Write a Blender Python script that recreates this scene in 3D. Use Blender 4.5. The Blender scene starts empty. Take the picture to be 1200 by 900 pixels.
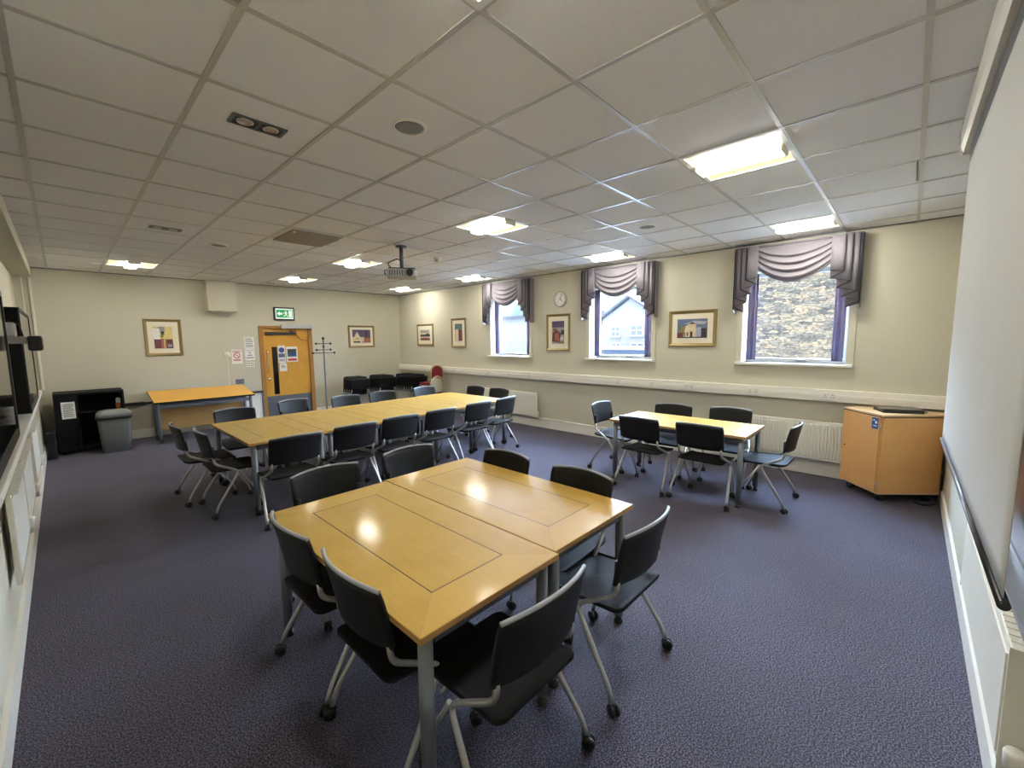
import bpy, bmesh, math, random
from mathutils import Vector, Matrix
random.seed(7)
PI = math.pi
sc = bpy.context.scene
C = sc.collection

# ------------------------------------------------------------------ materials
def newmat(name):
    m = bpy.data.materials.new(name); m.use_nodes = True
    nt = m.node_tree
    return m, nt, nt.nodes['Principled BSDF']

def mat(name, col, rough=.5, metal=0., var=.06, scale=18., bump=0., bscale=80., spec=.5, stretch=(1, 1, 1)):
    m, nt, b = newmat(name)
    N = nt.nodes; L = nt.links
    tc = N.new('ShaderNodeTexCoord'); mp = N.new('ShaderNodeMapping')
    mp.inputs['Scale'].default_value = stretch
    L.new(tc.outputs['Object'], mp.inputs['Vector'])
    nz = N.new('ShaderNodeTexNoise'); nz.inputs['Scale'].default_value = scale; nz.inputs['Detail'].default_value = 4
    L.new(mp.outputs['Vector'], nz.inputs['Vector'])
    mx = N.new('ShaderNodeMix'); mx.data_type = 'RGBA'
    mx.inputs[6].default_value = (*[c * (1 - var) for c in col], 1)
    mx.inputs[7].default_value = (*[min(1, c * (1 + var)) for c in col], 1)
    L.new(nz.outputs['Fac'], mx.inputs[0]); L.new(mx.outputs[2], b.inputs['Base Color'])
    b.inputs['Roughness'].default_value = rough; b.inputs['Metallic'].default_value = metal
    b.inputs['Specular IOR Level'].default_value = spec
    if bump:
        n2 = N.new('ShaderNodeTexNoise'); n2.inputs['Scale'].default_value = bscale; n2.inputs['Detail'].default_value = 6
        L.new(tc.outputs['Object'], n2.inputs['Vector'])
        bp = N.new('ShaderNodeBump'); bp.inputs['Strength'].default_value = bump; bp.inputs['Distance'].default_value = .004
        L.new(n2.outputs['Fac'], bp.inputs['Height']); L.new(bp.outputs['Normal'], b.inputs['Normal'])
    return m

def emis(name, col, s, base=(.8, .8, .8)):
    m, nt, b = newmat(name)
    b.inputs['Base Color'].default_value = (*base, 1)
    b.inputs['Emission Color'].default_value = (*col, 1); b.inputs['Emission Strength'].default_value = s
    b.inputs['Roughness'].default_value = .6
    nz = nt.nodes.new('ShaderNodeTexNoise'); nz.inputs['Scale'].default_value = 40
    return m

def wood(name, c1, c2, rough=.3, scale=3., stretch=(14, 1, 14), inlay=None, coat=0.):
    """veneer; inlay=(half_x, half_y, line_half_width) draws a dark inlaid rectangle"""
    m, nt, b = newmat(name); N = nt.nodes; L = nt.links
    tc = N.new('ShaderNodeTexCoord'); mp = N.new('ShaderNodeMapping'); mp.inputs['Scale'].default_value = stretch
    L.new(tc.outputs['Object'], mp.inputs['Vector'])
    nz = N.new('ShaderNodeTexNoise'); nz.inputs['Scale'].default_value = scale; nz.inputs['Detail'].default_value = 6
    nz.inputs['Roughness'].default_value = .6; nz.inputs['Distortion'].default_value = .4
    L.new(mp.outputs['Vector'], nz.inputs['Vector'])
    n3 = N.new('ShaderNodeTexNoise'); n3.inputs['Scale'].default_value = 5.; n3.inputs['Detail'].default_value = 3
    L.new(tc.outputs['Object'], n3.inputs['Vector'])
    ad = N.new('ShaderNodeMath'); ad.operation = 'MULTIPLY_ADD'; ad.inputs[1].default_value = .5
    L.new(n3.outputs['Fac'], ad.inputs[0]); 
    hf = N.new('ShaderNodeMath'); hf.operation = 'MULTIPLY'; hf.inputs[1].default_value = .5
    L.new(nz.outputs['Fac'], hf.inputs[0]); L.new(hf.outputs[0], ad.inputs[2])
    rp = N.new('ShaderNodeMapRange'); rp.inputs[1].default_value = .3; rp.inputs[2].default_value = .7
    L.new(ad.outputs[0], rp.inputs[0])
    mx = N.new('ShaderNodeMix'); mx.data_type = 'RGBA'
    mx.inputs[6].default_value = (*c1, 1); mx.inputs[7].default_value = (*c2, 1)
    L.new(rp.outputs[0], mx.inputs[0]); out = mx.outputs[2]
    if inlay:
        hx, hy, lw, X, Y = inlay
        sx = N.new('ShaderNodeSeparateXYZ'); L.new(tc.outputs['Object'], sx.inputs[0])
        def mth(op, a, bb):
            n = N.new('ShaderNodeMath'); n.operation = op
            for i, v in enumerate((a, bb)):
                if v is None: continue
                if isinstance(v, (int, float)): n.inputs[i].default_value = v
                else: L.new(v, n.inputs[i])
            return n.outputs[0]
        ax = mth('SUBTRACT', mth('ABSOLUTE', sx.outputs[0], None), hx)
        ay = mth('SUBTRACT', mth('ABSOLUTE', sx.outputs[1], None), hy)
        sd = mth('MAXIMUM', ax, ay)
        line = mth('LESS_THAN', mth('ABSOLUTE', sd, None), lw)
        mit = mth('MULTIPLY', mth('LESS_THAN', mth('ABSOLUTE', mth('SUBTRACT', ax, ay), None), lw * .5), mth('GREATER_THAN', sd, 0.))
        # end borders run across: a slightly different tone of veneer
        endb = mth('MULTIPLY', mth('GREATER_THAN', ay, ax), mth('GREATER_THAN', sd, 0.))
        m0 = N.new('ShaderNodeMix'); m0.data_type = 'RGBA'; L.new(mth('MULTIPLY', endb, .5), m0.inputs[0]); L.new(out, m0.inputs[6]); m0.inputs[7].default_value = (c2[0]*1.05, c2[1]*1.02, c2[2], 1)
        m1 = N.new('ShaderNodeMix'); m1.data_type = 'RGBA'; L.new(mth('MULTIPLY', mit, .35), m1.inputs[0]); L.new(m0.outputs[2], m1.inputs[6]); m1.inputs[7].default_value = (.2, .1, .03, 1)
        m2 = N.new('ShaderNodeMix'); m2.data_type = 'RGBA'; L.new(mth('MULTIPLY', line, .95), m2.inputs[0]); L.new(m1.outputs[2], m2.inputs[6]); m2.inputs[7].default_value = (.05, .03, .015, 1)
        out = m2.outputs[2]
    L.new(out, b.inputs['Base Color'])
    b.inputs['Roughness'].default_value = rough; b.inputs['Coat Weight'].default_value = coat; b.inputs['Coat Roughness'].default_value = .12
    b.inputs['Specular IOR Level'].default_value = .2
    return m

M = {}
M['wall'] = mat('wall_paint', (.565, .537, .425), .75, var=.02, scale=2, bump=.05, bscale=120)
M['trim'] = mat('trim_paint', (.83, .805, .72), .4, var=.02)
M['whitegloss'] = mat('white_gloss_paint', (.80, .79, .72), .3, var=.02)
M['tile'] = mat('ceiling_tile', (.90, .905, .91), .9, var=.05, scale=60, bump=.25, bscale=220)
M['grid'] = mat('ceiling_grid_metal', (.58, .575, .56), .32, .25, var=.02)
M['plaster'] = mat('plaster', (.8, .78, .72), .8)
M['black'] = mat('black_plastic', (.012, .012, .013), .42, var=.1)
M['seatblack'] = mat('black_back_plastic', (.008, .008, .009), .52, var=.15, bump=.15, bscale=400, spec=.28)
M['seatpad'] = mat('black_seat_pad', (.008, .008, .009), .7, var=.2, bump=.2, bscale=500, spec=.22)
M['matteblack'] = mat('matte_black_board', (.005, .005, .0055), .75, spec=.2)
M['trimgrey'] = mat('grey_edge_plastic', (.30, .31, .33), .35)
M['tube'] = mat('silver_tube', (.50, .50, .49), .36, .75, var=.03)
M['tubegrey'] = mat('grey_painted_leg', (.19, .21, .235), .42, .35, var=.03)
M['chrome'] = mat('chrome', (.75, .75, .76), .18, 1.)
M['blackgloss'] = mat('black_gloss', (.010, .010, .011), .08, var=.05)
M['gold'] = mat('gilt_frame', (.29, .215, .085), .4, .5, var=.25, scale=40)
M['mount'] = mat('cream_mount', (.76, .70, .55), .8, var=.02)
M['maple'] = wood('maple_veneer', (.44, .262, .040), (.53, .33, .062), .52, inlay=(.195, .565, .003, .377, .75), coat=.28)
M['mapleedge'] = wood('maple_edge', (.42, .24, .08), (.52, .31, .11), .4)
M['beech'] = wood('beech_veneer', (.66, .345, .125), (.74, .41, .155), .4, scale=4, stretch=(16, 16, 1))
M['beechtop'] = wood('beech_top', (.62, .42, .22), (.70, .49, .27), .35)
M['oak'] = wood('oak_door_veneer', (.60, .30, .040), (.70, .375, .062), .38, scale=3, stretch=(16, 16, 1))
M['oakframe'] = wood('oak_frame', (.34, .165, .04), (.44, .22, .06), .4, scale=3, stretch=(16, 16, 1))
M['orangetop'] = wood('orange_laminate', (.70, .37, .065), (.78, .43, .09), .35, stretch=(1, 14, 14))
M['panelwood'] = wood('panel_laminate', (.44, .25, .085), (.50, .29, .10), .45, stretch=(1, 14, 14))
M['greyplate'] = mat('grey_plate', (.13, .14, .16), .4, .5)
def fabric(name, col, trans, amt):
    m = mat(name, col, .85, var=.08, scale=30, bump=.2, bscale=500)
    N = m.node_tree.nodes; L = m.node_tree.links
    t = N.new('ShaderNodeBsdfTranslucent'); t.inputs[0].default_value = (*trans, 1)
    x = N.new('ShaderNodeMixShader'); x.inputs[0].default_value = amt
    L.new(N['Principled BSDF'].outputs[0], x.inputs[1]); L.new(t.outputs[0], x.inputs[2]); L.new(x.outputs[0], N['Material Output'].inputs[0])
    return m
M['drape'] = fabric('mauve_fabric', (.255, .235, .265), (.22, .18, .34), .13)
M['piping'] = mat('black_piping', (.02, .016, .03), .6)
M['frame_ext'] = mat('window_frame_paint', (.72, .74, .77), .4)
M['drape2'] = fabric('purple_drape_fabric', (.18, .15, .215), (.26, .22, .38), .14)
M['silver'] = mat('silver_plastic', (.45, .45, .45), .35, .3)
M['whiteplastic'] = mat('white_plastic', (.82, .80, .72), .4)
M['paper'] = mat('paper', (.82, .81, .77), .8, var=.03)
M['red'] = mat('red_print', (.55, .05, .06), .7)
M['redfabric'] = mat('red_upholstery', (.19, .012, .02), .9, var=.25, scale=60)
M['beigefabric'] = mat('beige_upholstery', (.38, .34, .22), .9, var=.15, scale=60)
M['goldtube'] = mat('gold_tube', (.50, .42, .22), .4, .55)
M['green'] = emis('exit_green', (.01, .20, .06), .5, (.02, .3, .1))
M['exitwhite'] = emis('exit_white', (.75, 1., .8), .35)
M['blue'] = mat('blue_print', (.02, .09, .35), .6)
M['ink'] = mat('grey_ink', (.22, .22, .24), .8)
M['binbody'] = mat('bin_grey', (.08, .084, .082), .5, var=.08)
M['binlid'] = mat('bin_lid_grey', (.21, .22, .205), .5)
M['orange'] = mat('orange_liquid', (.55, .13, .04), .4)
M['screen'] = mat('projection_fabric', (.52, .525, .51), .85, var=.015, scale=1.2, stretch=(6, 1, .3))
M['whiteboard'] = mat('whiteboard_enamel', (.62, .66, .78), .18)
M['alu'] = mat('aluminium', (.62, .63, .64), .35, .8)
M['barblack'] = mat('black_anodised_bar', (.03, .03, .033), .3, .5)
M['tan'] = mat('tan_board', (.34, .29, .23), .9)
M['rad'] = mat('radiator_enamel', (.80, .78, .68), .35, var=.02)
M['stone_grey'] = mat('speaker_grille', (.27, .27, .25), .7, bump=.4, bscale=600)
M['grass'] = mat('hill_green', (.085, .10, .07), .9, var=.4, scale=.6)
M['paving'] = mat('pale_paving', (.24, .24, .235), .9, var=.15, scale=2)
M['house'] = mat('house_render', (.225, .215, .205), .9, var=.03)
M['slate'] = mat('slate_roof', (.075, .075, .085), .8, var=.1)
M['housepane'] = mat('house_pane', (.12, .13, .155), .4)
M['bluewall'] = mat('blue_annex', (.05, .065, .095), .7)

# carpet
def carpet():
    m, nt, b = newmat('carpet'); N = nt.nodes; L = nt.links
    tc = N.new('ShaderNodeTexCoord')
    a = N.new('ShaderNodeTexNoise'); a.inputs['Scale'].default_value = 140; a.inputs['Detail'].default_value = 2; a.inputs['Roughness'].default_value = .75
    c = N.new('ShaderNodeTexNoise'); c.inputs['Scale'].default_value = 1.3; c.inputs['Detail'].default_value = 3
    L.new(tc.outputs['Object'], a.inputs['Vector']); L.new(tc.outputs['Object'], c.inputs['Vector'])
    r = N.new('ShaderNodeValToRGB')
    r.color_ramp.elements[0].position = .43; r.color_ramp.elements[0].color = (.008, .007, .010, 1)
    r.color_ramp.elements[1].position = .57; r.color_ramp.elements[1].color = (.150, .126, .190, 1)
    e = r.color_ramp.elements.new(.5); e.color = (.033, .028, .041, 1)
    L.new(a.outputs['Fac'], r.inputs[0])
    mx = N.new('ShaderNodeMix'); mx.data_type = 'RGBA'; mx.blend_type = 'MULTIPLY'; mx.inputs[0].default_value = 1
    r2 = N.new('ShaderNodeMapRange'); r2.inputs[1].default_value = .3; r2.inputs[2].default_value = .7; r2.inputs[3].default_value = .85; r2.inputs[4].default_value = 1.12
    L.new(c.outputs['Fac'], r2.inputs[0]); L.new(r.outputs[0], mx.inputs[6]); L.new(r2.outputs[0], mx.inputs[7])
    L.new(mx.outputs[2], b.inputs['Base Color']); b.inputs['Roughness'].default_value = .85
    b.inputs['Sheen Weight'].default_value = .08
    b.inputs['Sheen Roughness'].default_value = .4
    bp = N.new('ShaderNodeBump'); bp.inputs['Strength'].default_value = .5; bp.inputs['Distance'].default_value = .006
    L.new(a.outputs['Fac'], bp.inputs['Height']); L.new(bp.outputs['Normal'], b.inputs['Normal'])
    return m
M['carpet'] = carpet()

def stonewall():
    m, nt, b = newmat('rubble_stone'); N = nt.nodes; L = nt.links
    tc = N.new('ShaderNodeTexCoord'); mp = N.new('ShaderNodeMapping'); mp.inputs['Scale'].default_value = (1.2, 1.2, 4.2)
    L.new(tc.outputs['Object'], mp.inputs['Vector'])
    nz = N.new('ShaderNodeTexNoise'); nz.inputs['Scale'].default_value = 3; nz.inputs['Detail'].default_value = 4
    L.new(mp.outputs['Vector'], nz.inputs['Vector'])
    ad = N.new('ShaderNodeMix'); ad.data_type = 'RGBA'; ad.inputs[0].default_value = .07
    L.new(mp.outputs['Vector'], ad.inputs[6]); L.new(nz.outputs['Color'], ad.inputs[7])
    v = N.new('ShaderNodeTexVoronoi'); v.inputs['Scale'].default_value = 4.6
    v2 = N.new('ShaderNodeTexVoronoi'); v2.inputs['Scale'].default_value = 4.6; v2.feature = 'DISTANCE_TO_EDGE'
    L.new(ad.outputs[2], v.inputs['Vector']); L.new(ad.outputs[2], v2.inputs['Vector'])
    sp = N.new('ShaderNodeSeparateXYZ'); L.new(v.outputs['Color'], sp.inputs[0])
    r = N.new('ShaderNodeValToRGB')
    r.color_ramp.elements[0].color = (.05, .044, .04, 1); r.color_ramp.elements[1].color = (.25, .17, .10, 1)
    e = r.color_ramp.elements.new(.5); e.color = (.165, .128, .088, 1)
    L.new(sp.outputs[0], r.inputs[0])
    r2 = N.new('ShaderNodeMapRange'); r2.inputs[1].default_value = .0; r2.inputs[2].default_value = .07; r2.inputs[3].default_value = .38; r2.inputs[4].default_value = 1
    L.new(v2.outputs['Distance'], r2.inputs[0])
    n2 = N.new('ShaderNodeTexNoise'); n2.inputs['Scale'].default_value = 14; n2.inputs['Detail'].default_value = 5
    L.new(tc.outputs['Object'], n2.inputs['Vector'])
    r3 = N.new('ShaderNodeMapRange'); r3.inputs[1].default_value = .3; r3.inputs[2].default_value = .7; r3.inputs[3].default_value = .6; r3.inputs[4].default_value = 1.3
    L.new(n2.outputs['Fac'], r3.inputs[0])
    mu = N.new('ShaderNodeMath'); mu.operation = 'MULTIPLY'; L.new(r2.outputs[0], mu.inputs[0]); L.new(r3.outputs[0], mu.inputs[1])
    mx = N.new('ShaderNodeMix'); mx.data_type = 'RGBA'; mx.blend_type = 'MULTIPLY'; mx.inputs[0].default_value = 1
    L.new(r.outputs[0], mx.inputs[6]); L.new(mu.outputs[0], mx.inputs[7]); L.new(mx.outputs[2], b.inputs['Base Color'])
    b.inputs['Roughness'].default_value = .95
    bp = N.new('ShaderNodeBump'); bp.inputs['Strength'].default_value = .8; bp.inputs['Distance'].default_value = .05
    L.new(mu.outputs[0], bp.inputs['Height']); L.new(bp.outputs['Normal'], b.inputs['Normal'])
    return m
M['stonewall'] = stonewall()

def glass():
    m, nt, b = newmat('window_glass'); N = nt.nodes; L = nt.links
    N.remove(b); out = N['Material Output']
    t = N.new('ShaderNodeBsdfTransparent'); t.inputs[0].default_value = (.95, .97, 1, 1)
    g = N.new('ShaderNodeBsdfGlossy'); g.inputs['Roughness'].default_value = .02
    lw = N.new('ShaderNodeLayerWeight'); lw.inputs[0].default_value = .5
    pw = N.new('ShaderNodeMath'); pw.operation = 'POWER'; pw.inputs[1].default_value = 5; L.new(lw.outputs['Facing'], pw.inputs[0])
    f = N.new('ShaderNodeMath'); f.operation = 'MULTIPLY_ADD'; f.inputs[1].default_value = .9; f.inputs[2].default_value = .04; L.new(pw.outputs[0], f.inputs[0])
    mx = N.new('ShaderNodeMixShader'); L.new(f.outputs[0], mx.inputs[0]); L.new(t.outputs[0], mx.inputs[1]); L.new(g.outputs[0], mx.inputs[2])
    L.new(mx.outputs[0], out.inputs[0]); return m
M['glass'] = glass()
M['lamp'] = emis('fluorescent_diffuser', (1, .95, .85), 52)
M['wing'] = emis('reflector_glow', (1, .95, .50), .60, (.10, .10, .06))  # dark reflectors with a yellow glow painted in for the lamp light on them

# ------------------------------------------------------------------ mesh helpers
def box(bm, x0, x1, y0, y1, z0, z1, mi=0, bev=0., mx=None):
    r = bmesh.ops.create_cube(bm, size=1)
    vs = r['verts']
    for v in vs:
        v.co = Vector(((x0 + x1) / 2 + v.co.x * (x1 - x0), (y0 + y1) / 2 + v.co.y * (y1 - y0), (z0 + z1) / 2 + v.co.z * (z1 - z0)))
    fs = set(f for v in vs for f in v.link_faces)
    for f in fs: f.material_index = mi
    if bev:
        es = list(set(e for f in fs for e in f.edges))
        rr = bmesh.ops.bevel(bm, geom=es, offset=bev, segments=2, affect='EDGES', profile=.6)
        vs = list(set(v for f in rr['faces'] for v in f.verts) | set(v for v in vs if v.is_valid))
        for f in rr['faces']: f.material_index = mi
    if mx is not None: bmesh.ops.transform(bm, matrix=mx, verts=[v for v in vs if v.is_valid])
    return vs

def ringface(bm, rings, mi=0, cap=True, closed=True, smooth=True):
    fs = []
    for a, b in zip(rings, rings[1:]):
        n = len(a)
        for i in range(n if closed else n - 1):
            f = bm.faces.new((a[i], a[(i + 1) % n], b[(i + 1) % n], b[i])); f.material_index = mi; f.smooth = smooth; fs.append(f)
    if cap and closed:
        for r_ in (rings[0][::-1], rings[-1]):
            f = bm.faces.new(r_); f.material_index = mi; fs.append(f)
    return fs

def fillet(pts, r, n=5):
    pts = [Vector(p) for p in pts]; out = [pts[0]]
    for a, b, c in zip(pts, pts[1:], pts[2:]):
        d1 = (a - b); d2 = (c - b); rr = min(r, d1.length * .48, d2.length * .48)
        p0 = b + d1.normalized() * rr; p1 = b + d2.normalized() * rr
        for i in range(n + 1):
            t = i / n; out.append((1 - t) ** 2 * p0 + 2 * t * (1 - t) * b + t * t * p1)
    out.append(pts[-1]); return out

def tube(bm, pts, r, seg=8, mi=0, fil=0.):
    P = fillet(pts, fil) if fil else [Vector(p) for p in pts]
    rings = []; t0 = (P[1] - P[0]).normalized()
    up = Vector((0, 0, 1)) if abs(t0.z) < .9 else Vector((1, 0, 0))
    n = t0.cross(up).normalized()
    for i, p in enumerate(P):
        t = (P[min(i + 1, len(P) - 1)] - P[max(i - 1, 0)]).normalized()
        n = (n - t * n.dot(t)).normalized(); b = t.cross(n)
        rings.append([bm.verts.new(p + r * (math.cos(2 * PI * k / seg) * n + math.sin(2 * PI * k / seg) * b)) for k in range(seg)])
    return ringface(bm, rings, mi)

def lathe(bm, prof, seg=24, mi=0, mx=None, smooth=True):
    """prof = [(r, z)...] about z"""
    rings = [[bm.verts.new(Vector((r * math.cos(2 * PI * k / seg), r * math.sin(2 * PI * k / seg), z))) for k in range(seg)] for r, z in prof]
    fs = ringface(bm, rings, mi, smooth=smooth)
    if mx is not None: bmesh.ops.transform(bm, matrix=mx, verts=[v for r in rings for v in r])

def prism(bm, poly, lo, hi, axis='z', mi=0):
    """extrude a 2-D polygon along an axis: (a,b) are the two other axes in xyz order"""
    def P(a, b, c): return Vector({'z': (a, b, c), 'y': (a, c, b), 'x': (c, a, b)}[axis])
    A = [bm.verts.new(P(a, b, lo)) for a, b in poly]; B = [bm.verts.new(P(a, b, hi)) for a, b in poly]
    return ringface(bm, [A, B], mi, smooth=False)

def rrect(hx, hy, r, n=5, cx=0, cy=0):
    out = []
    for k, (sx, sy) in enumerate(((1, 1), (-1, 1), (-1, -1), (1, -1))):
        for i in range(n + 1):
            a = PI / 2 * (k + i / n); out.append((cx + sx * (hx - r) + r * math.cos(a), cy + sy * (hy - r) + r * math.sin(a)))
    return out

def obj(name, bm, mats, parent=None, loc=None, rotz=None):
    bmesh.ops.recalc_face_normals(bm, faces=bm.faces[:])
    me = bpy.data.meshes.new(name); bm.to_mesh(me); bm.free()
    for m in (mats if isinstance(mats, (list, tuple)) else [mats]): me.materials.append(M[m] if isinstance(m, str) else m)
    o = bpy.data.objects.new(name, me); C.objects.link(o)
    if parent: o.parent = parent
    if loc: o.location = loc
    if rotz is not None: o.rotation_euler = (0, 0, rotz)
    return o

def B(): return bmesh.new()
def tag(o, label, cat, group=None):
    o['label'] = label; o['category'] = cat
    if group: o['group'] = group
    return o
def thing(name, label, cat, loc=(0, 0, 0), rotz=0, group=None):
    o = bpy.data.objects.new(name, None); C.objects.link(o); o.empty_display_size = .1
    o.location = loc; o.rotation_euler = (0, 0, rotz)
    return tag(o, label, cat, group)
def struct(name, bm, mats, parent=None):
    o = obj(name, bm, mats, parent)
    if not parent: o['kind'] = 'structure'
    return o
def dup(root, loc, rotz, label, group=None):
    r = root.copy(); C.objects.link(r); r.location = loc; r.rotation_euler = (0, 0, rotz); r['label'] = label
    if group: r['group'] = group
    for ch in list(root.children):
        c = ch.copy(); C.objects.link(c); c.parent = r
        for g in list(ch.children):
            d = g.copy(); C.objects.link(d); d.parent = c
    return r
def onebox(name, dims, m, parent=None, bev=0.):
    b = B(); box(b, *dims, bev=bev); return obj(name, b, m, parent)

# ------------------------------------------------------------------ room
WX, WY, LX, RY, CZ = 6.316, 10.10, -.30, -.335, 2.915
GX, GY, T = .5488, 3.0272, .6
b = B(); box(b, -.9, WX + .3, RY - .4, WY + .3, -.12, 0); struct('floor', b, 'carpet')

# window wall with three openings
WIN = [(.55, 1.67), (2.96, 4.08), (5.46, 6.55)]
ZS, ZT = 1.38, 2.56
b = B()
x0, x1 = WX, WX + .30
box(b, x0, x1, RY - .3, WY + .3, 0, ZS); box(b, x0, x1, RY - .3, WY + .3, ZT, CZ + .4)
ys = [RY - .3] + [v for w in WIN for v in w] + [WY + .3]
for i in range(0, len(ys), 2): box(b, x0, x1, ys[i], ys[i + 1], ZS, ZT)
struct('wall_right', b, 'wall')
# back wall with the door opening
DX0, DX1, DZ = 2.97, 3.92, 2.0
b = B()
box(b, -.9, DX0, WY, WY + .3, 0, CZ + .4); box(b, DX1, WX, WY, WY + .3, 0, CZ + .4); box(b, DX0, DX1, WY, WY + .3, DZ, CZ + .4); box(b, DX0, DX1, WY + .12, WY + .3, 0, DZ)
struct('wall_back', b, 'wall')
# left wall: lower boxing, recess, soffit
b = B()
box(b, -.9, LX, RY - .3, WY, 0, .93); box(b, -.9, -.42, RY - .3, WY, .93, CZ + .4)
box(b, -.42, -.225, RY - .3, WY, 2.755, CZ)
struct('wall_left', b, 'wall')
b = B(); box(b, -.42, -.26, RY, WY, .93, .985, bev=.006); struct('trim_1', b, 'trim')
b = B(); box(b, LX, LX + .02, RY, WY, 0, .15); struct('baseboard_left', b, 'trim')
# camera-side wall carrying the screen
b = B(); box(b, -.42, WX, RY - .3, RY, 0, CZ + .4); struct('wall_front', b, 'wall')
b = B(); box(b, -.28, WX, RY, RY + .018, 0, .14); struct('baseboard_front', b, 'trim')
b = B()
box(b, WX - .022, WX, RY + .02, WY, 0, .17, bev=.004); box(b, WX - .03, WX, RY + .02, WY, .17, .185)
struct('baseboard_right', b, 'trim')
b = B(); box(b, LX + .02, DX0 - .08, WY - .02, WY, 0, .16, bev=.004); box(b, DX1 + .08, WX - .03, WY - .02, WY, 0, .16, bev=.004); struct('baseboard_back', b, 'trim')

# ceiling: tiles by cell (light fittings leave holes), slab above
LIGHTS = [(0, -4), (4, -4), (8, -4), (4, 0), (8, 0), (4, 5), (8, 5), (0, 9), (4, 9), (8, 9)]
xs = sorted(set([-.225] + [GX + i * T for i in range(-1, 10)] + [WX])); xs = [x for x in xs if -.225 <= x <= WX]
ysg = sorted(set([RY] + [GY + j * T for j in range(-6, 13)] + [WY])); ysg = [y for y in ysg if RY <= y <= WY]
b = B()
for i, (xa, xb) in enumerate(zip(xs, xs[1:])):
    for ya, yb in zip(ysg, ysg[1:]):
        ci = round((xa - GX) / T, 3); cj = round((ya - GY) / T, 3)
        if (ci, cj) in [(float(a), float(c)) for a, c in LIGHTS]: continue
        box(b, xa, xb, ya, yb, CZ, CZ + .02)
struct('ceiling', b, 'tile')
b = B(); box(b, -.9, WX + .3, RY - .4, WY + .3, CZ + .4, CZ + .6); struct('ceiling_slab', b, 'plaster')
b = B()
W = .012
for x in xs[1:-1]: box(b, x - W, x + W, RY, WY, CZ - .006, CZ - .0)
for y in ysg[1:-1]:
    segs = [-.225] + xs[1:-1] + [WX]
    for xa, xb in zip(segs, segs[1:]): box(b, xa + (W if xa > -.2 else 0), xb - (W if xb < WX else 0), y - W, y + W, CZ - .005, CZ - .0)
struct('trim_2', b, 'grid')
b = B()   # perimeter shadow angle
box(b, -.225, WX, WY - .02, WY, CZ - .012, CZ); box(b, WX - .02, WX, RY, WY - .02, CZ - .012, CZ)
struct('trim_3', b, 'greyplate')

# ------------------------------------------------------------------ ceiling lights
def ceiling_light(label):
    t = thing('ceiling_light', label, 'light', group='square ceiling light fittings')
    h = T / 2
    b = B()
    for (xa, xb, ya, yb) in ((-h, -h + .03, -h, h), (h - .03, h, -h, h), (-h + .03, h - .03, -h, -h + .03), (-h + .03, h - .03, h - .03, h)):
        box(b, xa, xb, ya, yb, -.007, .012)
    box(b, -h, h, -h, h, .10, .12)
    obj('frame', b, 'whitegloss', t)
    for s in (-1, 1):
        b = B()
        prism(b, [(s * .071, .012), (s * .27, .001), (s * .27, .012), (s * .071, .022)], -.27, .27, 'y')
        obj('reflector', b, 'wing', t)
    b = B(); prism(b, [(-.07, .03), (-.07, -.010), (-.062, -.036), (.062, -.036), (.07, -.010), (.07, .03)], -.255, .255, 'y')
    obj('diffuser', b, 'lamp', t)
    for s in (-1, 1):
        b = B(); prism(b, [(-.075, .03), (-.075, -.012), (-.066, -.040), (.066, -.040), (.075, -.012), (.075, .03)], s * .2551, s * .27, 'y')
        obj('end_cap', b, 'whiteplastic', t)
    return t
LL = ['ceiling light at the top edge of the photo, mostly cut off', 'large lit ceiling light nearest the projection screen', 'lit ceiling light above the window beside the wooden cabinet',
      'lit ceiling light in the middle of the ceiling, nearest the projector on its right', 'lit ceiling light above the clock between two curtained windows',
      'lit ceiling light just left of the ceiling projector', 'lit ceiling light above the farthest curtained window',
      'lit ceiling light in the far left of the ceiling above the tan landscape picture', 'lit ceiling light nearest the exit sign and wooden door', 'lit ceiling light in the far corner where the two walls meet']
base = None
for (i, j), lb in zip(LIGHTS, LL):
    p = (GX + (i + .5) * T, GY + (j + .5) * T, CZ)
    if base is None: base = ceiling_light(lb); base.location = p
    else: dup(base, p, 0, lb)

# ------------------------------------------------------------------ windows
def window(n, ya, yb):
    xg = WX + .24
    b = B()   # glazing frame
    for (a, c, za, zb) in ((ya, ya + .045, ZS, ZT), (yb - .045, yb, ZS, ZT), (ya + .045, yb - .045, ZS, ZS + .05), (ya + .045, yb - .045, ZT - .05, ZT)):
        box(b, xg, xg + .05, a, c, za, zb, bev=.004)
    o = struct('window_%d' % n, b, 'frame_ext')
    b = B(); box(b, xg + .02, xg + .026, ya + .045, yb - .045, ZS + .05, ZT - .05); obj('pane', b, 'glass', o)
    b = B(); box(b, WX - .06, WX + .24, ya - .07, yb + .07, ZS - .035, ZS - .0, bev=.006); obj('sill', b, 'whitegloss', o)
    b = B()
    for (a, c, za, zb) in ((ya - .075, ya, ZS, ZT + .07), (yb, yb + .075, ZS, ZT + .07), (ya, yb, ZT, ZT + .07)): box(b, WX - .014, WX - .0, a, c, za, zb, bev=.004)
    obj('casing', b, 'wall', o)
    b = B(); box(b, xg - .02, xg, (ya + yb) / 2 - .14, (ya + yb) / 2 - .02, ZS + .02, ZS + .035); obj('latch', b, 'silver', o)
for n, (ya, yb) in enumerate(WIN, 1): window(n, ya, yb)

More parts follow.
